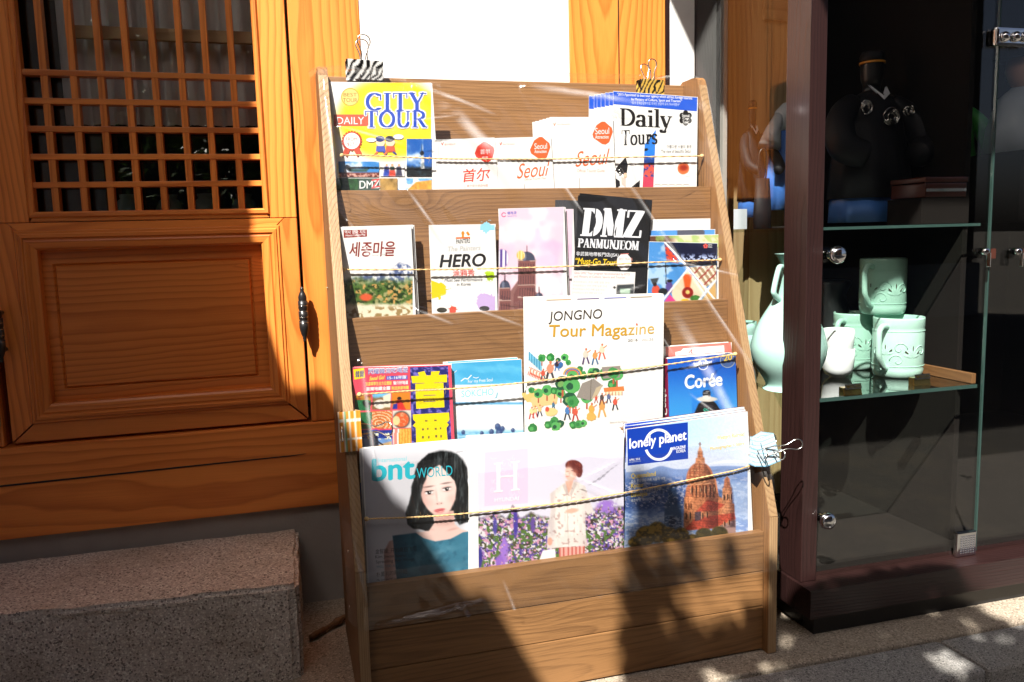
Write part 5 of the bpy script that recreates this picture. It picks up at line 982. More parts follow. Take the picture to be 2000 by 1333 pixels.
copies(r, g, [(.001, .003, .007), (-.001, .006, .013)], stack('pale lavender magazine with pink emblem', 2), G4)
def art_lp(a):
    def pic(x, y):
        p = Pic(x, y, (.72, .86, .96)); p.put(smooth(840, 900, y), (.80, .84, .93)); p.put(smooth(1330, 1460, x)*smooth(910, 840, y)*.5, (.92, .95, .98)); h = 918-9*np.exp(-((x-1290)/22)**2)-5*np.exp(-((x-1400)/60)**2)+(1340-x)*.04
        p.put(smooth(h-1.5, h+1.5, y), (.50, .60, .80)); land = smooth(926, 945, y+5*vn(x, y, 12, 2)); p.put(land, (.30, .42, .66)); p.put(land*smooth(.52, .6, vn(x, y*2, 7, 3, 2)), (.62, .66, .80)); p.put(smooth(955, 975, y)*smooth(.3, .6, vn(x, y, 30, 7)), (.20, .32, .56))
        p.put(smooth(990, 1015, y), (.50, .62, .84)); p.put(smooth(990, 1015, y)*smooth(.5, .62, vn(x, y*2.2, 10, 9)), (.72, .80, .93)); p.put(smooth(1395, 1425, x)*smooth(925, 950, y)*(1-smooth(1000, 1030, y))*.7, (.70, .78, .90))
        st, dk, rf = (.80, .50, .34), (.45, .25, .18), (.78, .32, .24)
        # left chapel in shade blue, main church in warm stone
        p.put(pm(x, y, [(1297, 1035), (1298, 985), (1305, 975), (1305, 958), (1314, 948), (1322, 958), (1323, 985), (1330, 985), (1332, 1035)]), (.25, .36, .52)); p.put(ell(x, y, 1313, 1022, 7, 14), (.14, .2, .34))
        p.put(pm(x, y, [(1346, 1036), (1348, 940), (1398, 935), (1404, 970), (1434, 985), (1436, 1030)]), st); p.put(ell(x, y, 1367, 938, 27, 35, .05)*(y < 945), (.72, .44, .32)); p.put((np.abs(np.sin((x-1367)*.32)) < .25)*ell(x, y, 1367, 938, 26, 33, .05)*(y < 935)*.5, dk); p.put((np.mod(y, 9) < 2)*(np.mod(x, 6) < 2.4)*ell(x, y, 1367, 938, 24, 30, .05)*(y < 932), (.90, .66, .48))
        p.put(pm(x, y, [(1341, 938), (1394, 934), (1396, 942), (1341, 946)]), (.88, .60, .42)); p.put(((x > 1346)*(x < 1396)*(y > 948)*(y < 972))*(np.mod(x, 7) < 3)*1.0, dk)
        p.put(pm(x, y, [(1358, 905), (1359, 895), (1376, 894), (1377, 905)]), (.84, .56, .40)); p.put(pm(x, y, [(1362, 895), (1363, 882), (1372, 882), (1373, 895)]), st); p.put(pm(x, y, [(1363, 882), (1367, 870), (1372, 882)]), (.86, .62, .48)); p.put(pm(x, y, [(1366.3, 872), (1366.3, 864), (1368, 864), (1368, 872)], .6), dk); p.put(pm(x, y, [(1364, 867), (1370, 867), (1370, 868.4), (1364, 868.4)], .6), dk)
        for cx, yt in ((1345, 947), (1420, 930)):
            p.put(pm(x, y, [(cx-10, 1034), (cx-9, yt+24), (cx+9, yt+22), (cx+12, 1030)]), (.84, .56, .40)); p.put(pm(x, y, [(cx-7, yt+24), (cx-5, yt+6), (cx, yt), (cx+5, yt+6), (cx+7, yt+24)], 1), (.74, .46, .34))
            for wx in (-5, 0, 5): p.put(ell(x, y, cx+wx, yt+42, 1.4, 6), dk); 
        p.put(pm(x, y, [(1359, 1000), (1382, 976), (1416, 986), (1400, 998)]), rf); p.put(pm(x, y, [(1334, 1037), (1358, 1012), (1434, 1002), (1437, 1014), (1390, 1032)]), rf); p.put(pm(x, y, [(1357, 1001), (1369, 999), (1369, 1016), (1357, 1018)]), (.36, .28, .32)); p.put(pm(x, y, [(1392, 1033), (1437, 1015), (1437, 1045), (1392, 1048)]), (.62, .50, .48))
        # stone courses, round-arched windows and side light on the church
        ch = np.maximum(pm(x, y, [(1335, 1037), (1336, 968), (1346, 945), (1342, 938), (1358, 905), (1363, 880), (1372, 880), (1377, 905), (1395, 936), (1400, 965), (1412, 950), (1420, 930), (1430, 952), (1434, 985), (1436, 1030)], 2), 0)
        p.mul(ch*smooth(.35, .65, vn(x, y, 3.2, 61, 2)), .80); p.mul(ch*(np.mod(y-.1*x, 5) < 1.0), .82); side = smooth(1368, 1392, x)*(x < 1402)+smooth(1421, 1432, x); p.mul(ch*side, (.62, .58, .66)); p.mul(ch*smooth(1362, 1346, x)*(x > 1338)*.5, (1.22, 1.12, 1.0))
        for wx, wy, ww, wh in [(1351+9*i, 958-.5*i, 1.7, 6.5) for i in range(6)]+[(1340, 1008, 2, 7), (1348, 1008, 2, 7), (1414, 972, 1.6, 6), (1421, 971, 1.6, 6), (1428, 971, 1.6, 6), (1372, 1008, 2, 6), (1381, 1006, 2, 6), (1415, 1024, 2, 5), (1424, 1021, 2, 5)]: p.put(ell(x, y, wx, wy, ww, wh, .25), (.22, .13, .11)); p.put(ell(x, y, wx-1.6, wy, .6, wh, .4)*.7, (.97, .74, .56))
        p.put(smooth(.9, .2, np.abs(y-946+.08*(x-1368)))*(x > 1342)*(x < 1396)*.8, (.95, .72, .54)); p.put(smooth(.9, .2, np.abs(y-934+.08*(x-1368)))*(x > 1343)*(x < 1394)*.7, (.40, .22, .16))
        town = smooth(938, 950, y)*(1-smooth(985, 1000, y))*(x < 1336); p.put(town*(vn(x, y*1.6, 3.0, 71, 1) > .72)*.7, (.86, .84, .90)); p.put(town*(vn(x, y, 4.0, 72, 1) > .75)*.5, (.16, .24, .40))
        bt = smooth(1003, 1012, y)*(x < 1335); p.put(bt*(vn(x, y*3, 4, 73, 2) > .6)*.5, (.93, .95, 1.0)); p.c = p.c*(.94+.12*vn(x, y, 2.2, 81, 2)[..., None])
        tr = np.zeros_like(x)
        for cx, cy, rx, ry in ((1262, 1046, 20, 18), (1284, 1040, 20, 20), (1306, 1046, 18, 16), (1330, 1046, 15, 15), (1245, 1060, 18, 12), (1375, 1044, 16, 12), (1405, 1042, 16, 13), (1352, 1052, 14, 8)): tr = np.maximum(tr, ell(x, y, cx, cy, rx, ry, .15))
        n = vn(x, y, 5, 12, 3); tr = tr*smooth(.2, .4, n+.25); p.put(tr, (.34, .28, .10)); p.put(tr*smooth(.48, .62, n), (.62, .50, .18)); p.put(tr*smooth(1345, 1370, x)*.75, (.14, .14, .10)); p.put(smooth(1445, 1449, x)*smooth(925, 940, y)*0, dk); return p.c
    a.G(0, 0, 0, 0, pic, 1.4, corners=[(1224, 839.5), (1459.5, 805), (1461, 1041), (1219, 1081)])
    a.P([(1224.5, 839), (1343.5, 825), (1344, 896.5), (1226, 910)], CC(20, 62, 172)); w = CC(244, 246, 250)
    a.ring(1286.5, 869, 26, 29, 5, w, 12, 160); a.ring(1286.5, 869, 26, 29, 5, w, 196, 340); a.T('lonely planet', 1229, 884, 1341, 866, 27, w, bold=.028); a.T('MAGAZINE', 1312, 880, 1339, 876, 6.5, w, bold=.02); a.T('KOREA', 1321, 885.5, 1339, 883, 6, w, bold=.02); a.T('APRIL 2015', 1228.5, 901, 1250, 898.5, 4, w, bold=.015); a.T('lpmagazine.co.kr', 1228.5, 905, 1252, 902.5, 3.4, CC(190, 205, 235))
    ye = CC(238, 206, 50)
    for t, y, x1, s_, sx in (('Queensland', 936.5, 1280.5, '호주 퀸즐랜드 가족 자동차 여행', 1299), ('Kyoto', 956, 1256.5, '교토에서 찾은 봄날의 여행법', 1290), ('Ethiopia', 974, 1264.5, '태초의 땅 에티오피아', 1277)): a.T(t, 1232.5, y, x1, y-(x1-1232)*.10, 11, ye, bold=.015); a.T(s_, 1232.5, y+7.5, sx, y+7.5-(sx-1232)*.10, 6, w)
    a.T('Western Railroad', 1400, 860, 1454, 852, 8.5, CC(240, 206, 70), bold=.01); a.T('서부 철도 여행', 1418, 864, 1450, 859, 4.5, w); a.T('Photographer’s Story', 1387, 882, 1454, 871, 8.5, CC(240, 206, 70), bold=.01); a.T('포토그래퍼 이야기', 1414, 884, 1454, 878, 4.5, w)
r, g = cover('travel_magazine', 'travel magazine with domed red church and blue title box', 'magazine', (1223, 839), (1460, 804), 4, .018, .02, .006, art_lp, G4, spine=(90, 30, 40))
copies(r, g, [(-.002, .003, .007), (.001, .0065, .013)], stack('travel magazine with domed red church', 2), G4)
def art_sp2(a): a.R(703, 897, 712, 930, CC(220, 214, 200)); a.R(703, 931, 712, 943, CC(196, 176, 120)); a.R(703, 944, 713, 1010, CC(28, 76, 140))
cover('blue_spined_book', 'blue and cream book slipped behind the fashion magazine', 'book', (703, 897), (760, 893), 4, .040, .0, .010, art_sp2, G4, base=(40, 80, 140))
# ================================================================== THINGS IN THE SHOWCASE
def handle_path(c, r0, z0, z1, out, ang, sq=.35):
    """angular handle on the side of a pot: leaves at z1, returns at z0; ang = direction in plan"""
    d = np.array([math.cos(ang), math.sin(ang), 0]); b = np.array(c, float)
    P = [b+d*(r0-.003)+[0, 0, z1], b+d*(r0+out*.55)+[0, 0, z1+.003], b+d*(r0+out)+[0, 0, z1-.008], b+d*(r0+out*1.02)+[0, 0, (z0+z1)/2], b+d*(r0+out*.9)+[0, 0, z0+(z1-z0)*.3], b+d*(r0+out*.35)+[0, 0, z0+.006], b+d*(r0-.003)+[0, 0, z0]]
    return spline(P, 6)
def pot_scale(px, c): return px*np.linalg.norm(np.array(c)-CAM)/FPX
def mug(pxc, pyb, wpx, hpx, zb, label, mat='celadon', relief=True, ang=math.pi*1.13):
    c = onZ(pxc, pyb, zb); s = pot_scale(1, c); r_ = wpx*s/2; h = hpx*s
    t = root('mug', label, 'mug', tuple(c), 'celadon mugs stacked on the glass shelf')
    pr = [(r_*.86, 0), (r_*.93, .002), (r_*.98, h*.08), (r_, h*.14), (r_*.985, h*.16), (r_, h*.18), (r_, h*.80), (r_*.985, h*.82), (r_, h*.84), (r_*1.0, h*.97), (r_*.985, h), (r_*.955, h*.99), (r_*.93, h*.9), (r_*.92, h*.1), (0, h*.08)]
    body = lathe('body', pr, c, mat, t, 48)
    V, F = tube_data(handle_path(c, r_, h*.16, h*.86, r_*.62, ang), [.0062]*37, 10); mesh('handle', V, F, mat, t, True)
    if relief:
        # carved lotus: a fan of slim raised petals with rust strokes, scrolling stems beside it
        def wall(a_, z_, lift): return (c[0]+(r_+lift)*math.cos(a_), c[1]+(r_+lift)*math.sin(a_), c[2]+z_)
        for (a0, zc, k_) in ((-1.72, .36, 1.0), (-2.75, .40, .85)):
            for j in range(7):
                tl_ = (j-3)*.42; Lp = .024*k_*(1-.06*abs(j-3)); V = []; m_ = 12
                for i in range(m_):
                    q = 2*math.pi*i/m_; u = .0036*k_*math.sin(q); v = Lp*(.5-.5*math.cos(q)); V.append(wall(a0+(u*math.cos(tl_)+v*math.sin(tl_))/r_, h*zc+v*math.cos(tl_)-u*math.sin(tl_), .0005))
                V.append(wall(a0+Lp*.5*math.sin(tl_)/r_, h*zc+Lp*.5*math.cos(tl_), .0022)); mesh('petal', V, [(i, (i+1) % m_, m_) for i in range(m_)], mat, t, True)
                if j in (1, 3, 5): mesh('rust_stroke', [wall(a0+(v*math.sin(tl_)+u*math.cos(tl_))/r_, h*zc+v*math.cos(tl_)-u*math.sin(tl_), .0027) for u, v in ((-.0008, Lp*.62), (.0008, Lp*.62), (.0011, Lp*.95), (0, Lp*1.1), (-.0011, Lp*.95))], [(0, 1, 2, 3, 4)], 'lacquer', t)
        for (a0, zc, sg) in ((-2.22, .50, 1), (-2.3, .30, -1), (-1.3, .45, -1), (-3.2, .42, 1)):
            P = [wall(a0+sg*(.016-.0011*k)*math.cos(k*.5)/r_, h*zc+(.016-.0011*k)*math.sin(k*.5), .0004) for k in range(14)]; V, F = tube_data(P, .0011, 5); mesh('scroll', V, F, mat, t, True)
        for zc in (.20, .78): V, F = tube_data([wall(2*math.pi*k/40, h*zc, .0003) for k in range(40)], .0008, 5, True); mesh('ring_line', V, F, mat, t, True)
    return c, r_, h
c1, r1, h1 = mug(1752, 733, 84, 104, ZS1, 'celadon mug with carved lotus standing in front, handle to the rack side')
c2, r2, h2 = mug(1667, 718, 72, 100, ZS1, 'celadon mug half hidden behind the two white cups')
mid = (np.array(c1)+np.array(c2))/2; 
def mug_top():
    z = ZS1+max(h1, h2)+.001; p = onZ(1722, 628, z); d = ray(1722, 628); tY = (c1[1]+c2[1])/2; p = CAM+d*(tY/d[1]); return p, z
p, z = mug_top()
def mug_at(c, wpx, hpx, label):
    global onZ
    keep = onZ
    onZ = lambda *_: np.array(c)
    out = mug(0, 0, wpx, hpx, 0, label); onZ = keep; return out
mug_at((p[0], p[1], z), 78, 98, 'celadon mug balanced on top of the two lower mugs')
def cup(c, r_, h, label, mat='white', group='white cups stacked on the glass shelf'):
    pr = [(r_*.50, 0), (r_*.52, .003), (r_*.78, h*.10), (r_*.94, h*.3), (r_, h*.6), (r_*1.01, h), (r_*.97, h), (r_*.95, h*.6), (r_*.7, h*.15), (0, h*.1)]
    o = lathe('cup', pr, c, mat, None, 40); rebase(o); tag(o, label, 'cup', group)
c = onZ(1636, 736, ZS1); s = pot_scale(1, c); cup(c, 28*s, 52*s, 'white porcelain cup at the bottom of the short stack'); cup(c+np.array([0, 0, 52*s*.72]), 27*s, 50*s, 'white porcelain cup nested on another white cup')
c = onZ(1470, 716, ZS1); s = pot_scale(1, c)
for k, lab in enumerate(('lowest', 'middle', 'topmost')): cup(c+np.array([.0, .03, .028*k+k*.004]), 19*s, 34*s, 'pale celadon cup behind the ewer, %s of three' % lab, 'celwhite', 'pale celadon cups behind the ewer')
# ewer
c = onZ(1539, 763, ZS1); s = pot_scale(1, c); H_ = 252*s
ew = root('ewer', 'tall pale celadon ewer with pear shaped body and loop handle', 'ewer', tuple(c))
pr = [(.0, 0), (44*s, 0), (46*s, .004), (40*s, .012), (44*s, 22*s), (60*s, 48*s), (67*s, 72*s), (66*s, 92*s), (58*s, 118*s), (45*s, 142*s), (31*s, 165*s), (21*s, 188*s), (15.5*s, 210*s), (15*s, 225*s), (18*s, 240*s), (26*s, 250*s), (27*s, 252*s), (24*s, 251*s), (13*s, 225*s), (0, 200*s)]
lathe('body', [tuple(q) for q in spline(pr[2:17], 4)] + pr[17:], c, 'celwhite', ew, 56)
d = np.array([-.95, -.32, 0]); V, F = tube_data(spline([c+d*13*s+[0, 0, 226*s], c+d*26*s+[0, 0, 229*s], c+d*33*s+[0, 0, 222*s], c+d*44*s+[0, 0, 190*s], c+d*42*s+[0, 0, 180*s], c+d*24*s+[0, 0, 166*s]], 7), 5*s, 10); mesh('handle', V, F, 'celwhite', ew, True)
# price blocks
for px, py, txt in ((1663, 772, '₩50,000'), (1798, 752, '₩30,000')):
    c = onZ(px, py, ZS1); w_ = .021; t = root('price_block', 'small brass price block %s' % ('before the white cups' if px < 1700 else 'before the front lotus mug'), 'price tag', tuple(c), 'brass price blocks on the glass shelf')
    prism('block', [(c[1]-.006, ZS1), (c[1]+.012, ZS1), (c[1]+.012, ZS1+.016), (c[1]-.002, ZS1+.016)], c[0]-w_, c[0]+w_, 'yz', 'brass', t, bev=.0006)
    prism('face', [(c[1]-.0068, ZS1+.0135), (c[1]-.0062, ZS1+.0135), (c[1]-.0028, ZS1+.0235), (c[1]-.0034, ZS1+.0235)], c[0]-w_+.002, c[0]+w_-.002, 'yz', 'black', t)
    Vt, Ft = sans(txt, .02); lo, hi = Vt.min(0), Vt.max(0); k = .034/(hi[0]-lo[0])
    mesh('price', [(c[0]-.017+(v[0]-lo[0])*k, c[1]-.0071+(v[1]-lo[1])*k*.34, ZS1+.0145+(v[1]-lo[1])*k*.94) for v in Vt], Ft, 'brass', t)

# dolls and silk dresses on the upper shelf
def loft(name, rings, mat, parent, n=36, fold=0.0, nf=7):
    """elliptical rings (cx, cy, z, rx, ry) with optional drapery folds that deepen downwards"""
    V = []; F = []; m_ = len(rings)
    for i, (cx, cy, z, rx, ry) in enumerate(rings):
        f = fold*(1-i/(m_-1))
        for k in range(n): a = 2*math.pi*k/n; q = 1+f*math.sin(nf*a+.7*i); V.append((cx+rx*q*math.cos(a), cy+ry*q*math.sin(a), z))
    for i in range(m_-1):
        for k in range(n): F.append((i*n+k, i*n+(k+1) % n, (i+1)*n+(k+1) % n, (i+1)*n+k))
    F.append(tuple(range(n-1, -1, -1))); F.append(tuple((m_-1)*n+k for k in range(n))); return mesh(name, V, F, mat, parent, True)
def robe_doll(px, top, bot, Y, wpx, label, robe, skirt, band=True, embroid=True):
    a, b = onY(px, bot, Y), onY(px, top, Y); x = float(a[0]); z0, z1 = float(a[2]), float(b[2]); h = z1-z0; w_ = pot_scale(wpx, a)/2
    t = root('robe_doll', label, 'doll', (x, Y, z0), 'costume figures in the showcase')
    loft('skirt', [(x, Y, z0, w_*.86, w_*.62), (x, Y, z0+h*.12, w_*.84, w_*.6), (x, Y, z0+h*.3, w_*.78, w_*.55)], skirt, t, 48, .05, 9)
    loft('robe', [(x, Y, z0+h*.14, w_*.9, w_*.66), (x, Y, z0+h*.34, w_*.84, w_*.58), (x, Y, z0+h*.55, w_*.72, w_*.46), (x, Y, z0+h*.66, w_*.66, w_*.40), (x, Y, z0+h*.73, w_*.44, w_*.32), (x, Y, z0+h*.765, w_*.2, w_*.2)], robe, t, 48, .05, 9)
    for s_ in (-1, 1): V, F = tube_data(spline([(x+s_*w_*.45, Y, z0+h*.70), (x+s_*w_*.86, Y-.02, z0+h*.60), (x+s_*w_*1.0, Y-.05, z0+h*.44), (x+s_*w_*.6, Y-.07, z0+h*.38)], 5), [w_*.20, w_*.22, w_*.24, w_*.25, w_*.26, w_*.27, w_*.28, w_*.29, w_*.30, w_*.31, w_*.31, w_*.31, w_*.30, w_*.29, w_*.27, w_*.25], 14); mesh('sleeve', V, F, robe, t, True)
    V = [(x-w_*.24, Y-w_*.20, z0+h*.80), (x-w_*.20, Y-w_*.30, z0+h*.765), (x+w_*.02, Y-w_*.36, z0+h*.705), (x+w_*.22, Y-w_*.28, z0+h*.745), (x+w_*.18, Y-w_*.22, z0+h*.79), (x+w_*.02, Y-w_*.34, z0+h*.73)]
    V += [(v[0], v[1]+.004, v[2]) for v in V]; mesh('collar', V, [(0, 1, 2, 5), (5, 2, 3, 4), (6, 11, 8, 7), (11, 10, 9, 8)], 'cloth_white', t)
    loft('neck', [(x, Y, z0+h*.74, w_*.18, w_*.18), (x, Y, z0+h*.80, w_*.17, w_*.17)], 'black', t, 20)
    loft('head', [(x, Y, z0+h*.795, w_*.17, w_*.17), (x, Y, z0+h*.84, w_*.21, w_*.22), (x, Y, z0+h*.92, w_*.22, w_*.23), (x, Y, z0+h*.96, w_*.21, w_*.22)], 'black', t, 28)
    loft('hat', [(x, Y, z0+h*.925, w_*.235, w_*.245), (x, Y, z0+h*.97, w_*.24, w_*.25), (x, Y, z0+h*.995, w_*.2, w_*.2), (x, Y, z0+h, w_*.1, w_*.1)], 'cloth_black', t, 28)
    if band: loft('hat_band', [(x, Y, z0+h*.925, w_*.245, w_*.255), (x, Y, z0+h*.937, w_*.246, w_*.256)], 'orange', t, 28)
    if embroid:
        q = random.Random(2)
        for (cx, cz, r_) in ((-.5, .655, .15), (.05, .60, .20), (.52, .64, .13)):
            for i in range(6):
                rr = w_*r_*(.35+.13*i); ph = q.uniform(0, 6); P = [(x+w_*cx+rr*math.cos(ph+k*.4)*(1+.12*math.sin(3*k)), Y-w_*(.52 if abs(cx) < .2 else .44)-.004, z0+h*cz+rr*math.sin(ph+k*.4)*.9) for k in range(11)]
                V, F = tube_data(P, .0011, 5); mesh('embroidery', V, F, 'steel', t, True)
    return t
robe_doll(1695, 100, 434, 1.60, 170, 'headless robe figure in black silk with silver embroidery and blue hem', 'cloth_black', 'cloth_blue')
robe_doll(1468, 196, 425, 1.74, 62, 'small dark robe figure seen through the showcase side glass', 'cloth_black', 'cloth_blue', True, False)
robe_doll(1850, 120, 432, 1.74, 110, 'green silk jacket figure deeper in the showcase', 'cloth_green', 'lacquer', False, False)
# white-robed doll with painted face in the next bay
a = onY(1990, 300, 1.62); x, Y, z0 = float(a[0]), 1.62, float(a[2]); sc_ = pot_scale(1, a); t = root('white_robe_doll', 'smiling doll in a white jacket and black hat behind second pane', 'doll', (x, Y, z0), 'costume figures in the showcase')
loft('jacket', [(x, Y, z0, 62*sc_, 40*sc_), (x, Y, z0+40*sc_, 58*sc_, 36*sc_), (x, Y, z0+85*sc_, 42*sc_, 28*sc_), (x, Y, z0+104*sc_, 16*sc_, 14*sc_)], 'cloth_pale', t, 40, .04, 8)
loft('head', [(x, Y, z0+100*sc_, 9*sc_, 9*sc_), (x, Y, z0+112*sc_, 20*sc_, 20*sc_), (x, Y, z0+130*sc_, 26*sc_, 25*sc_), (x, Y, z0+148*sc_, 24*sc_, 24*sc_), (x, Y, z0+158*sc_, 12*sc_, 12*sc_)], 'skin', t, 32)
loft('hat', [(x, Y, z0+149*sc_, 44*sc_, 44*sc_), (x, Y, z0+151*sc_, 44*sc_, 44*sc_), (x, Y, z0+152*sc_, 24*sc_, 24*sc_), (x, Y, z0+176*sc_, 22*sc_, 22*sc_)], 'cloth_black', t, 32)
for s_ in (-1, 1): lathe('eye', [(0, -.001), (3*sc_, 0)], (x+s_*9*sc_, Y-25.5*sc_, z0+133*sc_), 'black', t, 10, 'y')
lathe('mouth', [(0, -.001), (4*sc_, 0)], (x, Y-24*sc_, z0+117*sc_), 'lacquer', t, 10, 'y')
V = [(x-14*sc_, Y-20*sc_, z0+104*sc_), (x, Y-40*sc_, z0+74*sc_), (x+14*sc_, Y-20*sc_, z0+104*sc_), (x, Y-37*sc_, z0+86*sc_)]; mesh('collar', V+[(v[0], v[1]+.003, v[2]) for v in V], [(0, 1, 3), (3, 1, 2), (4, 7, 5), (7, 6, 5)], 'cloth_black', t)
box('chest_ribbon', x-30*sc_, x+12*sc_, Y-44*sc_, Y-40*sc_, z0+62*sc_, z0+74*sc_, 'lacquer', t, .001)
box('doll_stand', x-.09, x+.2, Y-.09, Y+.12, ZS2, z0-.001, 'dark', t, .002)
# blue silk dress with a pale sleeve hanging beside the inner post
Y = 1.72; a = onY(1535, 410, Y); x, z0 = float(a[0]), float(a[2]); s = pot_scale(1, a); t = root('silk_dress', 'deep blue silk dress with pale sleeve beside the inner post', 'dress', (x, Y, z0), None)
loft('skirt', [(x, Y, z0, 52*s, 30*s), (x, Y, z0+60*s, 44*s, 26*s), (x, Y, z0+140*s, 26*s, 18*s)], 'cloth_blue', t, 44, .09, 8)
loft('bodice', [(x, Y, z0+141*s, 26*s, 18*s), (x, Y, z0+175*s, 24*s, 16*s), (x, Y, z0+190*s, 8*s, 8*s)], 'cloth_pale', t, 30)
for s_ in (-1, 1): V, F = tube_data([(x+s_*14*s, Y, z0+172*s), (x+s_*34*s, Y-.01, z0+140*s), (x+s_*46*s, Y-.02, z0+112*s)], [8*s, 14*s, 20*s], 14); mesh('sleeve', V, F, 'cloth_pale', t, True)
lathe('stand', [(.0, ZS2-z0), (.05, ZS2-z0), (.05, ZS2-z0+.004), (.005, ZS2-z0+.006), (.005, .1)], (x, Y, z0), 'dark', t, 20)
# black bag with a loop handle
Y = 1.66; a = onY(1489, 408, Y); s = pot_scale(1, a); x, z0 = float(a[0]), ZS2; t = root('hand_bag', 'small black bag with a tall thin loop handle', 'bag', (x, Y, z0))
loft('body', [(x, Y, z0, 17*s, 11*s), (x, Y, z0+30*s, 18*s, 11*s), (x, Y, z0+92*s, 14*s, 6*s)], 'cloth_black', t, 24); V, F = tube_data(spline([(x-8*s, Y, z0+90*s), (x-9*s, Y, z0+120*s), (x-7*s, Y, z0+138*s), (x, Y, z0+146*s), (x+7*s, Y, z0+138*s), (x+9*s, Y, z0+118*s), (x+6*s, Y, z0+90*s)], 5), 1.5*s, 7); mesh('loop_handle', V, F, 'black', t, True)
a = onY(1448, 420, 1.60); o = box('price_card', float(a[0])-.018, float(a[0])+.014, 1.60, 1.602, ZS2+.0005, ZS2+.044, 'cloth_pale', None, .0005); rebase(o); tag(o, 'small pale printed card standing on the upper glass shelf', 'card')
# inlaid lacquer boxes that catch the light
def inlaid(px, py, Y, w_, d_, h_, label, rot):
    a = onY(px, py, Y); t = root('inlaid_box', label, 'box', tuple(a), 'lacquer boxes with pearl inlay'); t.rotation_euler = (0, 0, 0)
    x, z0 = float(a[0]), float(a[2]); box('body', x-w_/2, x+w_/2, Y-d_/2, Y+d_/2, z0, z0+h_, 'lacquer', t, .003); box('lid', x-w_/2-.002, x+w_/2+.002, Y-d_/2-.002, Y+d_/2+.002, z0+h_+.0005, z0+h_+.012, 'lacquer', t, .003)
    q = random.Random(rot); 
    for i in range(46):
        u, v = q.uniform(-.46, .46)*w_, q.uniform(-.46, .46)*d_; r_ = q.uniform(.002, .006); V = [(x+u+r_*(1+.4*math.sin(3*k))*math.cos(2*math.pi*k/7), Y+v+r_*.6*math.sin(2*math.pi*k/7), z0+h_+.0125+i*2e-6) for k in range(7)]; mesh('inlay', V, [tuple(range(7))], 'steel', t)
    for i in range(14):
        u = (-.45+.9*i/13)*w_; r_ = .004; V = [(x+u+r_*math.cos(2*math.pi*k/6), Y-d_/2-.0006, z0+h_*.5+r_*math.sin(2*math.pi*k/6)) for k in range(6)]; mesh('inlay', V, [tuple(range(6))], 'steel', t)
inlaid(1812, 388, 1.46, .105, .10, .030, 'flat red brown lacquer box with pearl inlaid lid', 3); 
a = onY(1812, 388, 1.46); ped = box('display_block', float(a[0])-.06, float(a[0])+.06, 1.41, 1.51, ZS2+.0005, float(a[2])-.0008, 'dark', None, .001); rebase(ped); tag(ped, 'low black block carrying the pearl inlaid lacquer box', 'block')
# tall stand and dish glimpsed behind the mugs
c = np.array([1.30, 1.72, ZS1]); o = lathe('dark_jar', [(.05, 0), (.055, .02), (.05, .10), (.03, .17), (.045, .20), (.04, .205), (0, .19)], c, 'black', None, 30); rebase(o); tag(o, 'black flared jar in the shade behind the mugs', 'jar')
# ================================================================== TWINE, CLIPS, FILM
def twine(px, Yc, label):
    P = [onY(x, y, Yc(x)) for x, y in px]; P = spline(P, 10); t = root('twine', label, 'twine', tuple(P[len(P)//2]), 'jute twines holding the brochures')
    n = len(P)
    for ply in range(2):                              # two twisted plies
        Q = []; L_ = 0
        for i in range(n*4-3):
            f = i/4; k = min(int(f), n-2); p = P[k]+(P[k+1]-P[k])*(f-k); L_ = i*.0; a = i*.85+ply*math.pi; Q.append(p+np.array([0, math.cos(a), math.sin(a)])*.0007)
        V, F = tube_data(Q, .00095, 5); mesh('ply', V, F, 'twine', t, True)
    q = random.Random(len(px)); V = []; F = []
    for i in range(90):                               # loose fibres
        k = q.randrange(n-1); p = P[k]; d = np.array([q.uniform(-1, 1), q.uniform(-1, .2), q.uniform(-1, 1)]); d = d/np.linalg.norm(d)*q.uniform(.003, .009); e2_ = d+np.array([q.uniform(-.003, .003), 0, q.uniform(-.003, .003)]); v, f = tube_data([p, p+d*.6, p+e2_], .00013, 3); b = len(V); V += v; F += [tuple(b+j for j in ff) for ff in f]
    o = mesh('loose_fibre', V, F, 'twine', t); o['kind'] = 'stuff'
    for end in (P[0], P[-1]): lathe('knot', [(0, -.004), (.003, -.003), (.0042, 0), (.003, .003), (0, .004)], end, 'twine', t, 12, 'x')
twine([(668, 304), (720, 304), (850, 310), (960, 311), (1080, 311), (1200, 308), (1371, 305)], lambda x: 1.5325, 'taut jute twine across the top tier of brochures')
twine([(671, 527), (838, 527), (960, 525), (1100, 521), (1272, 513), (1406, 508)], lambda x: 1.4620, 'jute twine across the second tier over the black leaflet')
twine([(702, 771), (800, 764), (880, 760), (1020, 748), (1150, 732), (1300, 713), (1436, 692)], lambda x: 1.3733, 'jute twine across the third tier over the white magazine')
twine([(716, 1014), (800, 1011), (890, 1005), (1080, 985), (1220, 963), (1350, 937), (1440, 918), (1478, 904)], lambda x: 1.3172, 'jute twine across the front tier of large magazines')

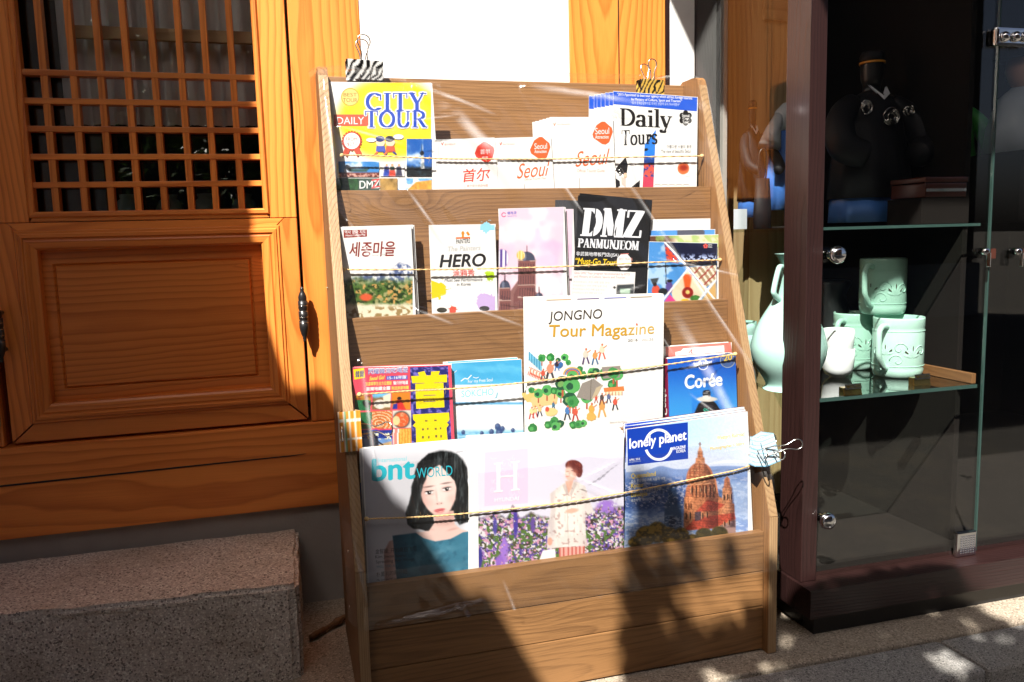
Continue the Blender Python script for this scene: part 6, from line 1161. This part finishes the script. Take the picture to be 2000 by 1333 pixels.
def clip_print(kind):
    def fn(u, v):
        if kind == 'zebra': s = np.sin(u*34+v*9+4.5*(vn(u*100, v*60, 40, 3, 2)-.5)*3); c = np.where(s[..., None] > .1, np.array((.93, .93, .92)), np.array((.03, .03, .03)))
        elif kind == 'tiger': s = np.sin(u*34+v*8+4.5*(vn(u*100, v*60, 40, 5, 2)-.5)*3); c = np.where(s[..., None] > -.2, np.array((.92, .74, .32)), np.array((.05, .04, .03)))
        elif kind == 'orange': c = np.zeros(u.shape+(3,))+np.array((.93, .62, .22)); m_ = ((np.mod(v*4.2, 1) < .16) | (np.mod(u*2.2+.35, 1) < .12)); c[m_] = (.97, .93, .86); m_ = (np.abs(v-.3) < .025); c[m_] = (.40, .72, .55); m_ = (np.mod(v*4.2+.4, 1) < .2); c[m_] = c[m_]*np.array((.98, .9, .8))
        else: c = np.zeros(u.shape+(3,))+np.array((.86, .92, .95)); m_ = np.mod(u*7, 1) < .22; c[m_] = (.52, .74, .86); m_ = np.mod(v*5, 1) < .2; c[m_] = c[m_]*.6+np.array((.3, .44, .52))*.9
        return c
    return fn
def binder_clip(kind, label, O, ax, ay, az, W, D, S, loops):
    """O centre of the spine; ax along the spine, az away from the jaws, ay across the spine. W spine length, D jaw depth, S spine width"""
    O, ax, ay, az = [np.array(v, float) for v in (O, ax, ay, az)]; t = root('binder_clip', label, 'clip', tuple(O-az*D), 'patterned binder clips holding the plastic cover')
    def sheet(name, A, B_, nu=40, nv=16):
        """bent printed sheet between two edges (A at v=0, B at v=1)"""
        U, Vv = np.meshgrid(np.linspace(0, 1, nu+1), np.linspace(0, 1, nv+1)); P = O+ax*(U[..., None]-.5)*W+(A[0]*ay+A[1]*az)*(1-Vv[..., None])+(B_[0]*ay+B_[1]*az)*Vv[..., None]
        rgb = lin(np.clip(clip_print(kind)(U, Vv), 0, 1)*255)*.72; vs = P.reshape(-1, 3); cs = rgb.reshape(-1, 3); F = []; C_ = []
        for j in range(nv):
            for i in range(nu): f = (j*(nu+1)+i, j*(nu+1)+i+1, (j+1)*(nu+1)+i+1, (j+1)*(nu+1)+i); F.append(f); C_ += [cs[k] for k in f]
        me = bpy.data.meshes.new(name); me.from_pydata([tuple(map(float, v)) for v in vs], [], F); at = me.color_attributes.new('Col', 'FLOAT_COLOR', 'CORNER'); a = np.ones((len(C_), 4), np.float32); a[:, :3] = np.array(C_); at.data.foreach_set('color', a.ravel())
        o = link(name, me, 'print', t); md = o.modifiers.new('thickness', 'SOLIDIFY'); md.thickness = .0007; md.offset = 0
    sheet('spine', (-S/2, 0), (S/2, 0)); sheet('jaw', (-S/2, -.0004), (-.0105 if S > .02 else -.008, -D)); sheet('jaw', (S/2, -.0004), (.0105 if S > .02 else .008, -D))
    for sgn, tilt in loops:
        # wire loop hinged at the jaw edge; tilt 0 = lying back over the spine direction, larger opens outward
        c, s_ = math.cos(rad(tilt)), math.sin(rad(tilt)); d = az*c+ay*sgn*s_; base = O-az*D+ay*sgn*.011; L_ = D*2.35
        pts = [(-.20, 0), (-.17, .30), (-.10, .55), (-.16, .72), (-.24, .84), (-.20, .95), (-.08, 1.0), (.08, 1.0), (.20, .95), (.24, .84), (.16, .72), (.10, .55), (.17, .30), (.20, 0)]
        V, F = tube_data(spline([base+ax*u*W*.72+d*v*L_ for u, v in pts], 4), .0012, 7); mesh('wire_loop', V, F, 'steel', t, True)
    return t
X_, Y_, Z_ = (1, 0, 0), (0, 1, 0), (0, 0, 1)
o = onY(711, 121, 1.606); binder_clip('zebra', 'zebra striped binder clip on the rack top', o, (.999, 0, -.04), Y_, Z_, .068, .034, .030, [(-1, 0), (1, 8)])
o = onY(1270, 158, 1.606); binder_clip('tiger', 'tiger striped binder clip on the rack top', o, (.999, 0, -.05), Y_, Z_, .052, .030, .028, [(-1, 0), (1, 14)])
z = float(onY(685, 843, 1.335)[2]); o = onY(684, 843, 1.342)
binder_clip('orange', 'orange plaid binder clip on the rack side', o, (0, .10, 1), (1, 0, 0), (0, -1, .12), .066, .032, .036, [(-1, 4), (1, 48)])
o = onY(1491, 884, 1.292); binder_clip('blue', 'pale blue binder clip on rack side, facing the street', o, (.12, .10, 1), (.99, 0, -.12), (0, -1, .12), .052, .030, .032, [(-1, 6), (1, 6)])
o = onY(1505, 872, 1.300); binder_clip('blue', 'pale blue binder clip turned outward towards the showcase', o, (-.22, .10, .97), (.25, -.96, .1), (.96, .25, .2), .054, .030, .030, [(-1, 10), (1, 30)])

# clear plastic cover hung over the front of the rack
nu, nv = 300, 330
def fold(px0, py0, px1, py1, w_, h_):
    a, b = onY(px0, py0, 1.45), onY(px1, py1, 1.45); return (a[0], a[2], b[0], b[2], w_, h_)
q = random.Random(23)
FOLDS = [fold(px_, py_, px_+L_*math.cos(an), py_+L_*math.sin(an), q.uniform(.004, .008), q.uniform(.004, .009)) for px_, py_, L_, an in [(q.uniform(650, 1480), q.uniform(150, 1170), q.uniform(40, 170), q.uniform(-.5, 1.4)) for _ in range(26)]] + [fold(1225, 330, 1440, 740, .010, .012), fold(1235, 210, 1262, 360, .006, .010), fold(830, 150, 990, 215, .010, .012), fold(800, 370, 860, 460, .008, .010), fold(1060, 150, 1300, 190, .02, .014), fold(640, 170, 660, 360, .010, .016), fold(700, 700, 720, 900, .010, .012), fold(780, 1185, 960, 1160, .008, .016), fold(720, 1140, 900, 1100, .008, .012), fold(860, 1110, 905, 1160, .006, .010), fold(1440, 1000, 1500, 1160, .010, .014), fold(930, 1180, 1480, 1090, .008, .008), fold(900, 200, 1010, 330, .03, .008), fold(1290, 600, 1420, 900, .03, .010)]
UU, VV = np.meshgrid(np.linspace(0, 1, nu+1), np.linspace(0, 1, nv+1)); XX = .070+.812*UU; ZZ = 1.122-(1.122-.172)*VV
YY = np.where(ZZ < .27, 1.286, 1.286+(ZZ-.27)*.278/.843)-.009
YY += .040*np.clip((ZZ-1.09)/.032, 0, 1)**2
def n_(s_, sd): return vn(XX, ZZ, s_, sd, 1)-.5
dd_ = .012*n_(.16, 1)+.007*n_(.07, 2)+.0024*vn(XX+ZZ*.6, ZZ*.45, .03, 3, 2)
CR = np.zeros_like(XX)  # strength of the glare painted along each fold
for (ax_, az_, bx, bz, w_, h_) in FOLDS:
    ex_, ez_ = bx-ax_, bz-az_; tt = np.clip(((XX-ax_)*ex_+(ZZ-az_)*ez_)/(ex_*ex_+ez_*ez_), 0, 1); ds = np.hypot(XX-ax_-tt*ex_, ZZ-az_-tt*ez_)
    dd_ += h_*np.where(ds < w_, .5+.5*np.cos(np.pi*ds/w_), 0)*(1-.4*np.abs(2*tt-1)); CR = np.maximum(CR, np.where(ds < w_*.55, .5+.5*np.cos(np.pi*ds/(w_*.55)), 0)*(1-np.abs(2*tt-1)**2)*(.3+.7*vn(XX, ZZ, .02, 9, 2)))
YY -= np.clip(dd_, -.003, .03)
eg = np.minimum(UU, 1-UU); wr = np.clip(1-eg/.03, 0, 1); YY += .05*wr**1.5; XX = XX+np.where(UU < .5, .004, -.004)*wr
V = np.stack([XX, YY, ZZ], -1).reshape(-1, 3)
F = [(j*(nu+1)+i, j*(nu+1)+i+1, (j+1)*(nu+1)+i+1, (j+1)*(nu+1)+i) for j in range(nv) for i in range(nu)]
o = mesh('plastic_cover', V, F, 'film', None, True); at = o.data.attributes.new('fold_glare', 'FLOAT', 'POINT'); at.data.foreach_set('value', CR.ravel().astype(np.float32)); rebase(o); tag(o, 'clear wrinkled plastic sheet clipped over the front of the rack', 'plastic cover')

# ================================================================== BEYOND THE FRAME: tree and opposite house
E1 = np.cross(SUN, [0, 0, 1.0]); E1 /= np.linalg.norm(E1); E2 = np.cross(E1, SUN)
tree = root('street_tree', 'leafy young tree across the lane whose shade dapples the rack', 'tree', (-.35, -2.1, ST))
q = random.Random(11)
def gap(x, y, Y=None):                                # light spots, measured where they fall
    p = onY(x, y, Y) if Y else onZ(x, y, 0); return float(p @ E1), float(p @ E2)
GAPS = [(*gap(1365, 1185, 1.302), .040), (*gap(1410, 1165, 1.302), .040), (*gap(1470, 1135, 1.302), .040), (*gap(1305, 1225, 1.302), .016), (*gap(1385, 1085, 1.302), .03), (*gap(1465, 1065, 1.302), .03), (*gap(1270, 1075, 1.302), .018), (*gap(1320, 1075, 1.302), .016), (*gap(1400, 1000, 1.325), .035), (*gap(1360, 980, 1.325), .03), (*gap(1410, 1325), .03), (*gap(1385, 1315), .02)]
GAPS += [(*gap(x, y), r_) for x, y, r_ in ((1535, 1246, .012), (1535, 1262, .012), (1495, 1305, .012), (1533, 1299, .012), (1598, 1240, .008), (1682, 1262, .010), (1825, 1198, .016), (1900, 1215, .02), (1910, 1240, .016), (1960, 1250, .018), (1985, 1205, .04), (1940, 1190, .03), (1850, 1290, .04), (1620, 1137, .01))]
GAPS += [(*gap(1630, 1137, 1.30), .014), (*gap(1900, 1100, 1.30), .05), (*gap(1960, 1085, 1.30), .05)]
def shaded(e1, e2):
    top = 1.17 if e1 < -.30 else 1.24
    if e1 < -.335 or e1 > .75: return False
    lim = np.interp(e1, [-.335, -.318, -.27, -.23, -.15, -.05, .08, .20, .30, .45, .75], [1.10, 1.29, 1.31, 1.265, 1.27, 1.28, 1.36, 1.42, 1.44, 1.36, 1.30])
    if e2 > lim or e2 < -.2: return False
    return not any((e1-g[0])**2+(e2-g[1])**2 < (g[2]*.8+.006)**2 for g in GAPS)
LV = []; LF = []
def leaf(c, size):
    d = np.array([q.gauss(0, 1) for _ in range(3)]); d /= np.linalg.norm(d); s_ = np.cross(d, [q.gauss(0, 1) for _ in range(3)]); s_ /= np.linalg.norm(s_)+1e-9; nn = np.cross(d, s_); b = len(LV)
    LV.extend([c-d*size, c-d*size*.2+s_*size*.42, c+d*size*.5+s_*size*.3+nn*size*.1, c+d*size+nn*size*.25, c+d*size*.5-s_*size*.3+nn*size*.1, c-d*size*.2-s_*size*.42]); LF.extend([(b, b+1, b+2, b+3), (b, b+3, b+4, b+5)])
cen = []
k = 0
while k < 11000:
    e1, e2 = q.uniform(-.34, .6), (q.uniform(.8, 1.46) if k % 8 else q.uniform(-.2, .8))
    if not shaded(e1, e2): continue
    s0 = q.uniform(-2.3, -1.35); c = E1*e1+E2*e2+SUN*s0; k += 1
    leaf(c, q.uniform(.018, .034))
    if k % 160 == 0: cen.append(c)
for i in range(2600):                                 # lower, fuller part of the crown behind the viewer
    u = np.array([q.gauss(0, 1) for _ in range(3)]); u /= np.linalg.norm(u); c = np.array([-.30, -2.0, 1.75])+u*np.array([.50, .45, .55])*q.uniform(.3, 1)**.5
    leaf(c, q.uniform(.022, .045))
    if i % 90 == 0: cen.append(c)
mesh('crown', LV, LF, 'leaf', tree)
bpy.data.objects['crown']['kind'] = 'stuff'
tb = np.array([-.35, -2.1, ST]); V, F = tube_data(spline([tb, tb+[.02, .05, .5], tb+[-.02, .15, 1.0], tb+[.03, .3, 1.5]], 6), list(np.linspace(.055, .035, 19)), 12); mesh('trunk', V, F, 'bark', tree, True)
top = tb+np.array([.03, .3, 1.5])
for c in cen: mp_ = (top+c)/2+np.array([0, 0, .12]); V, F = tube_data(spline([top-[0, 0, .2*q.random()], mp_, c], 6), list(np.linspace(.012, .002, 13)), 6); mesh('limb', V, F, 'bark', tree, True)
opp = root('opposite_house', 'plain house wall with timber posts on the other side of the lane', 'house', (0, -4.2, ST))
box('wall', -7, 7, -4.6, -4.3, ST, 4.2, 'opp', opp, 0); box('plinth', -7, 7, -4.3, -4.2, ST, .4, 'kerb', opp, .01)
for x in (-5, -3.2, -1.4, .4, 2.2, 4): box('post', x-.1, x+.1, -4.299, -4.22, .402, 3.2, 'pine', opp, .004)
box('beam', -7, 7, -4.299, -4.18, 3.202, 3.45, 'pine', opp, .004, axis=0); box('eave', -7, 7, -4.6, -3.5, 4.202, 4.4, 'tile', opp, .01)
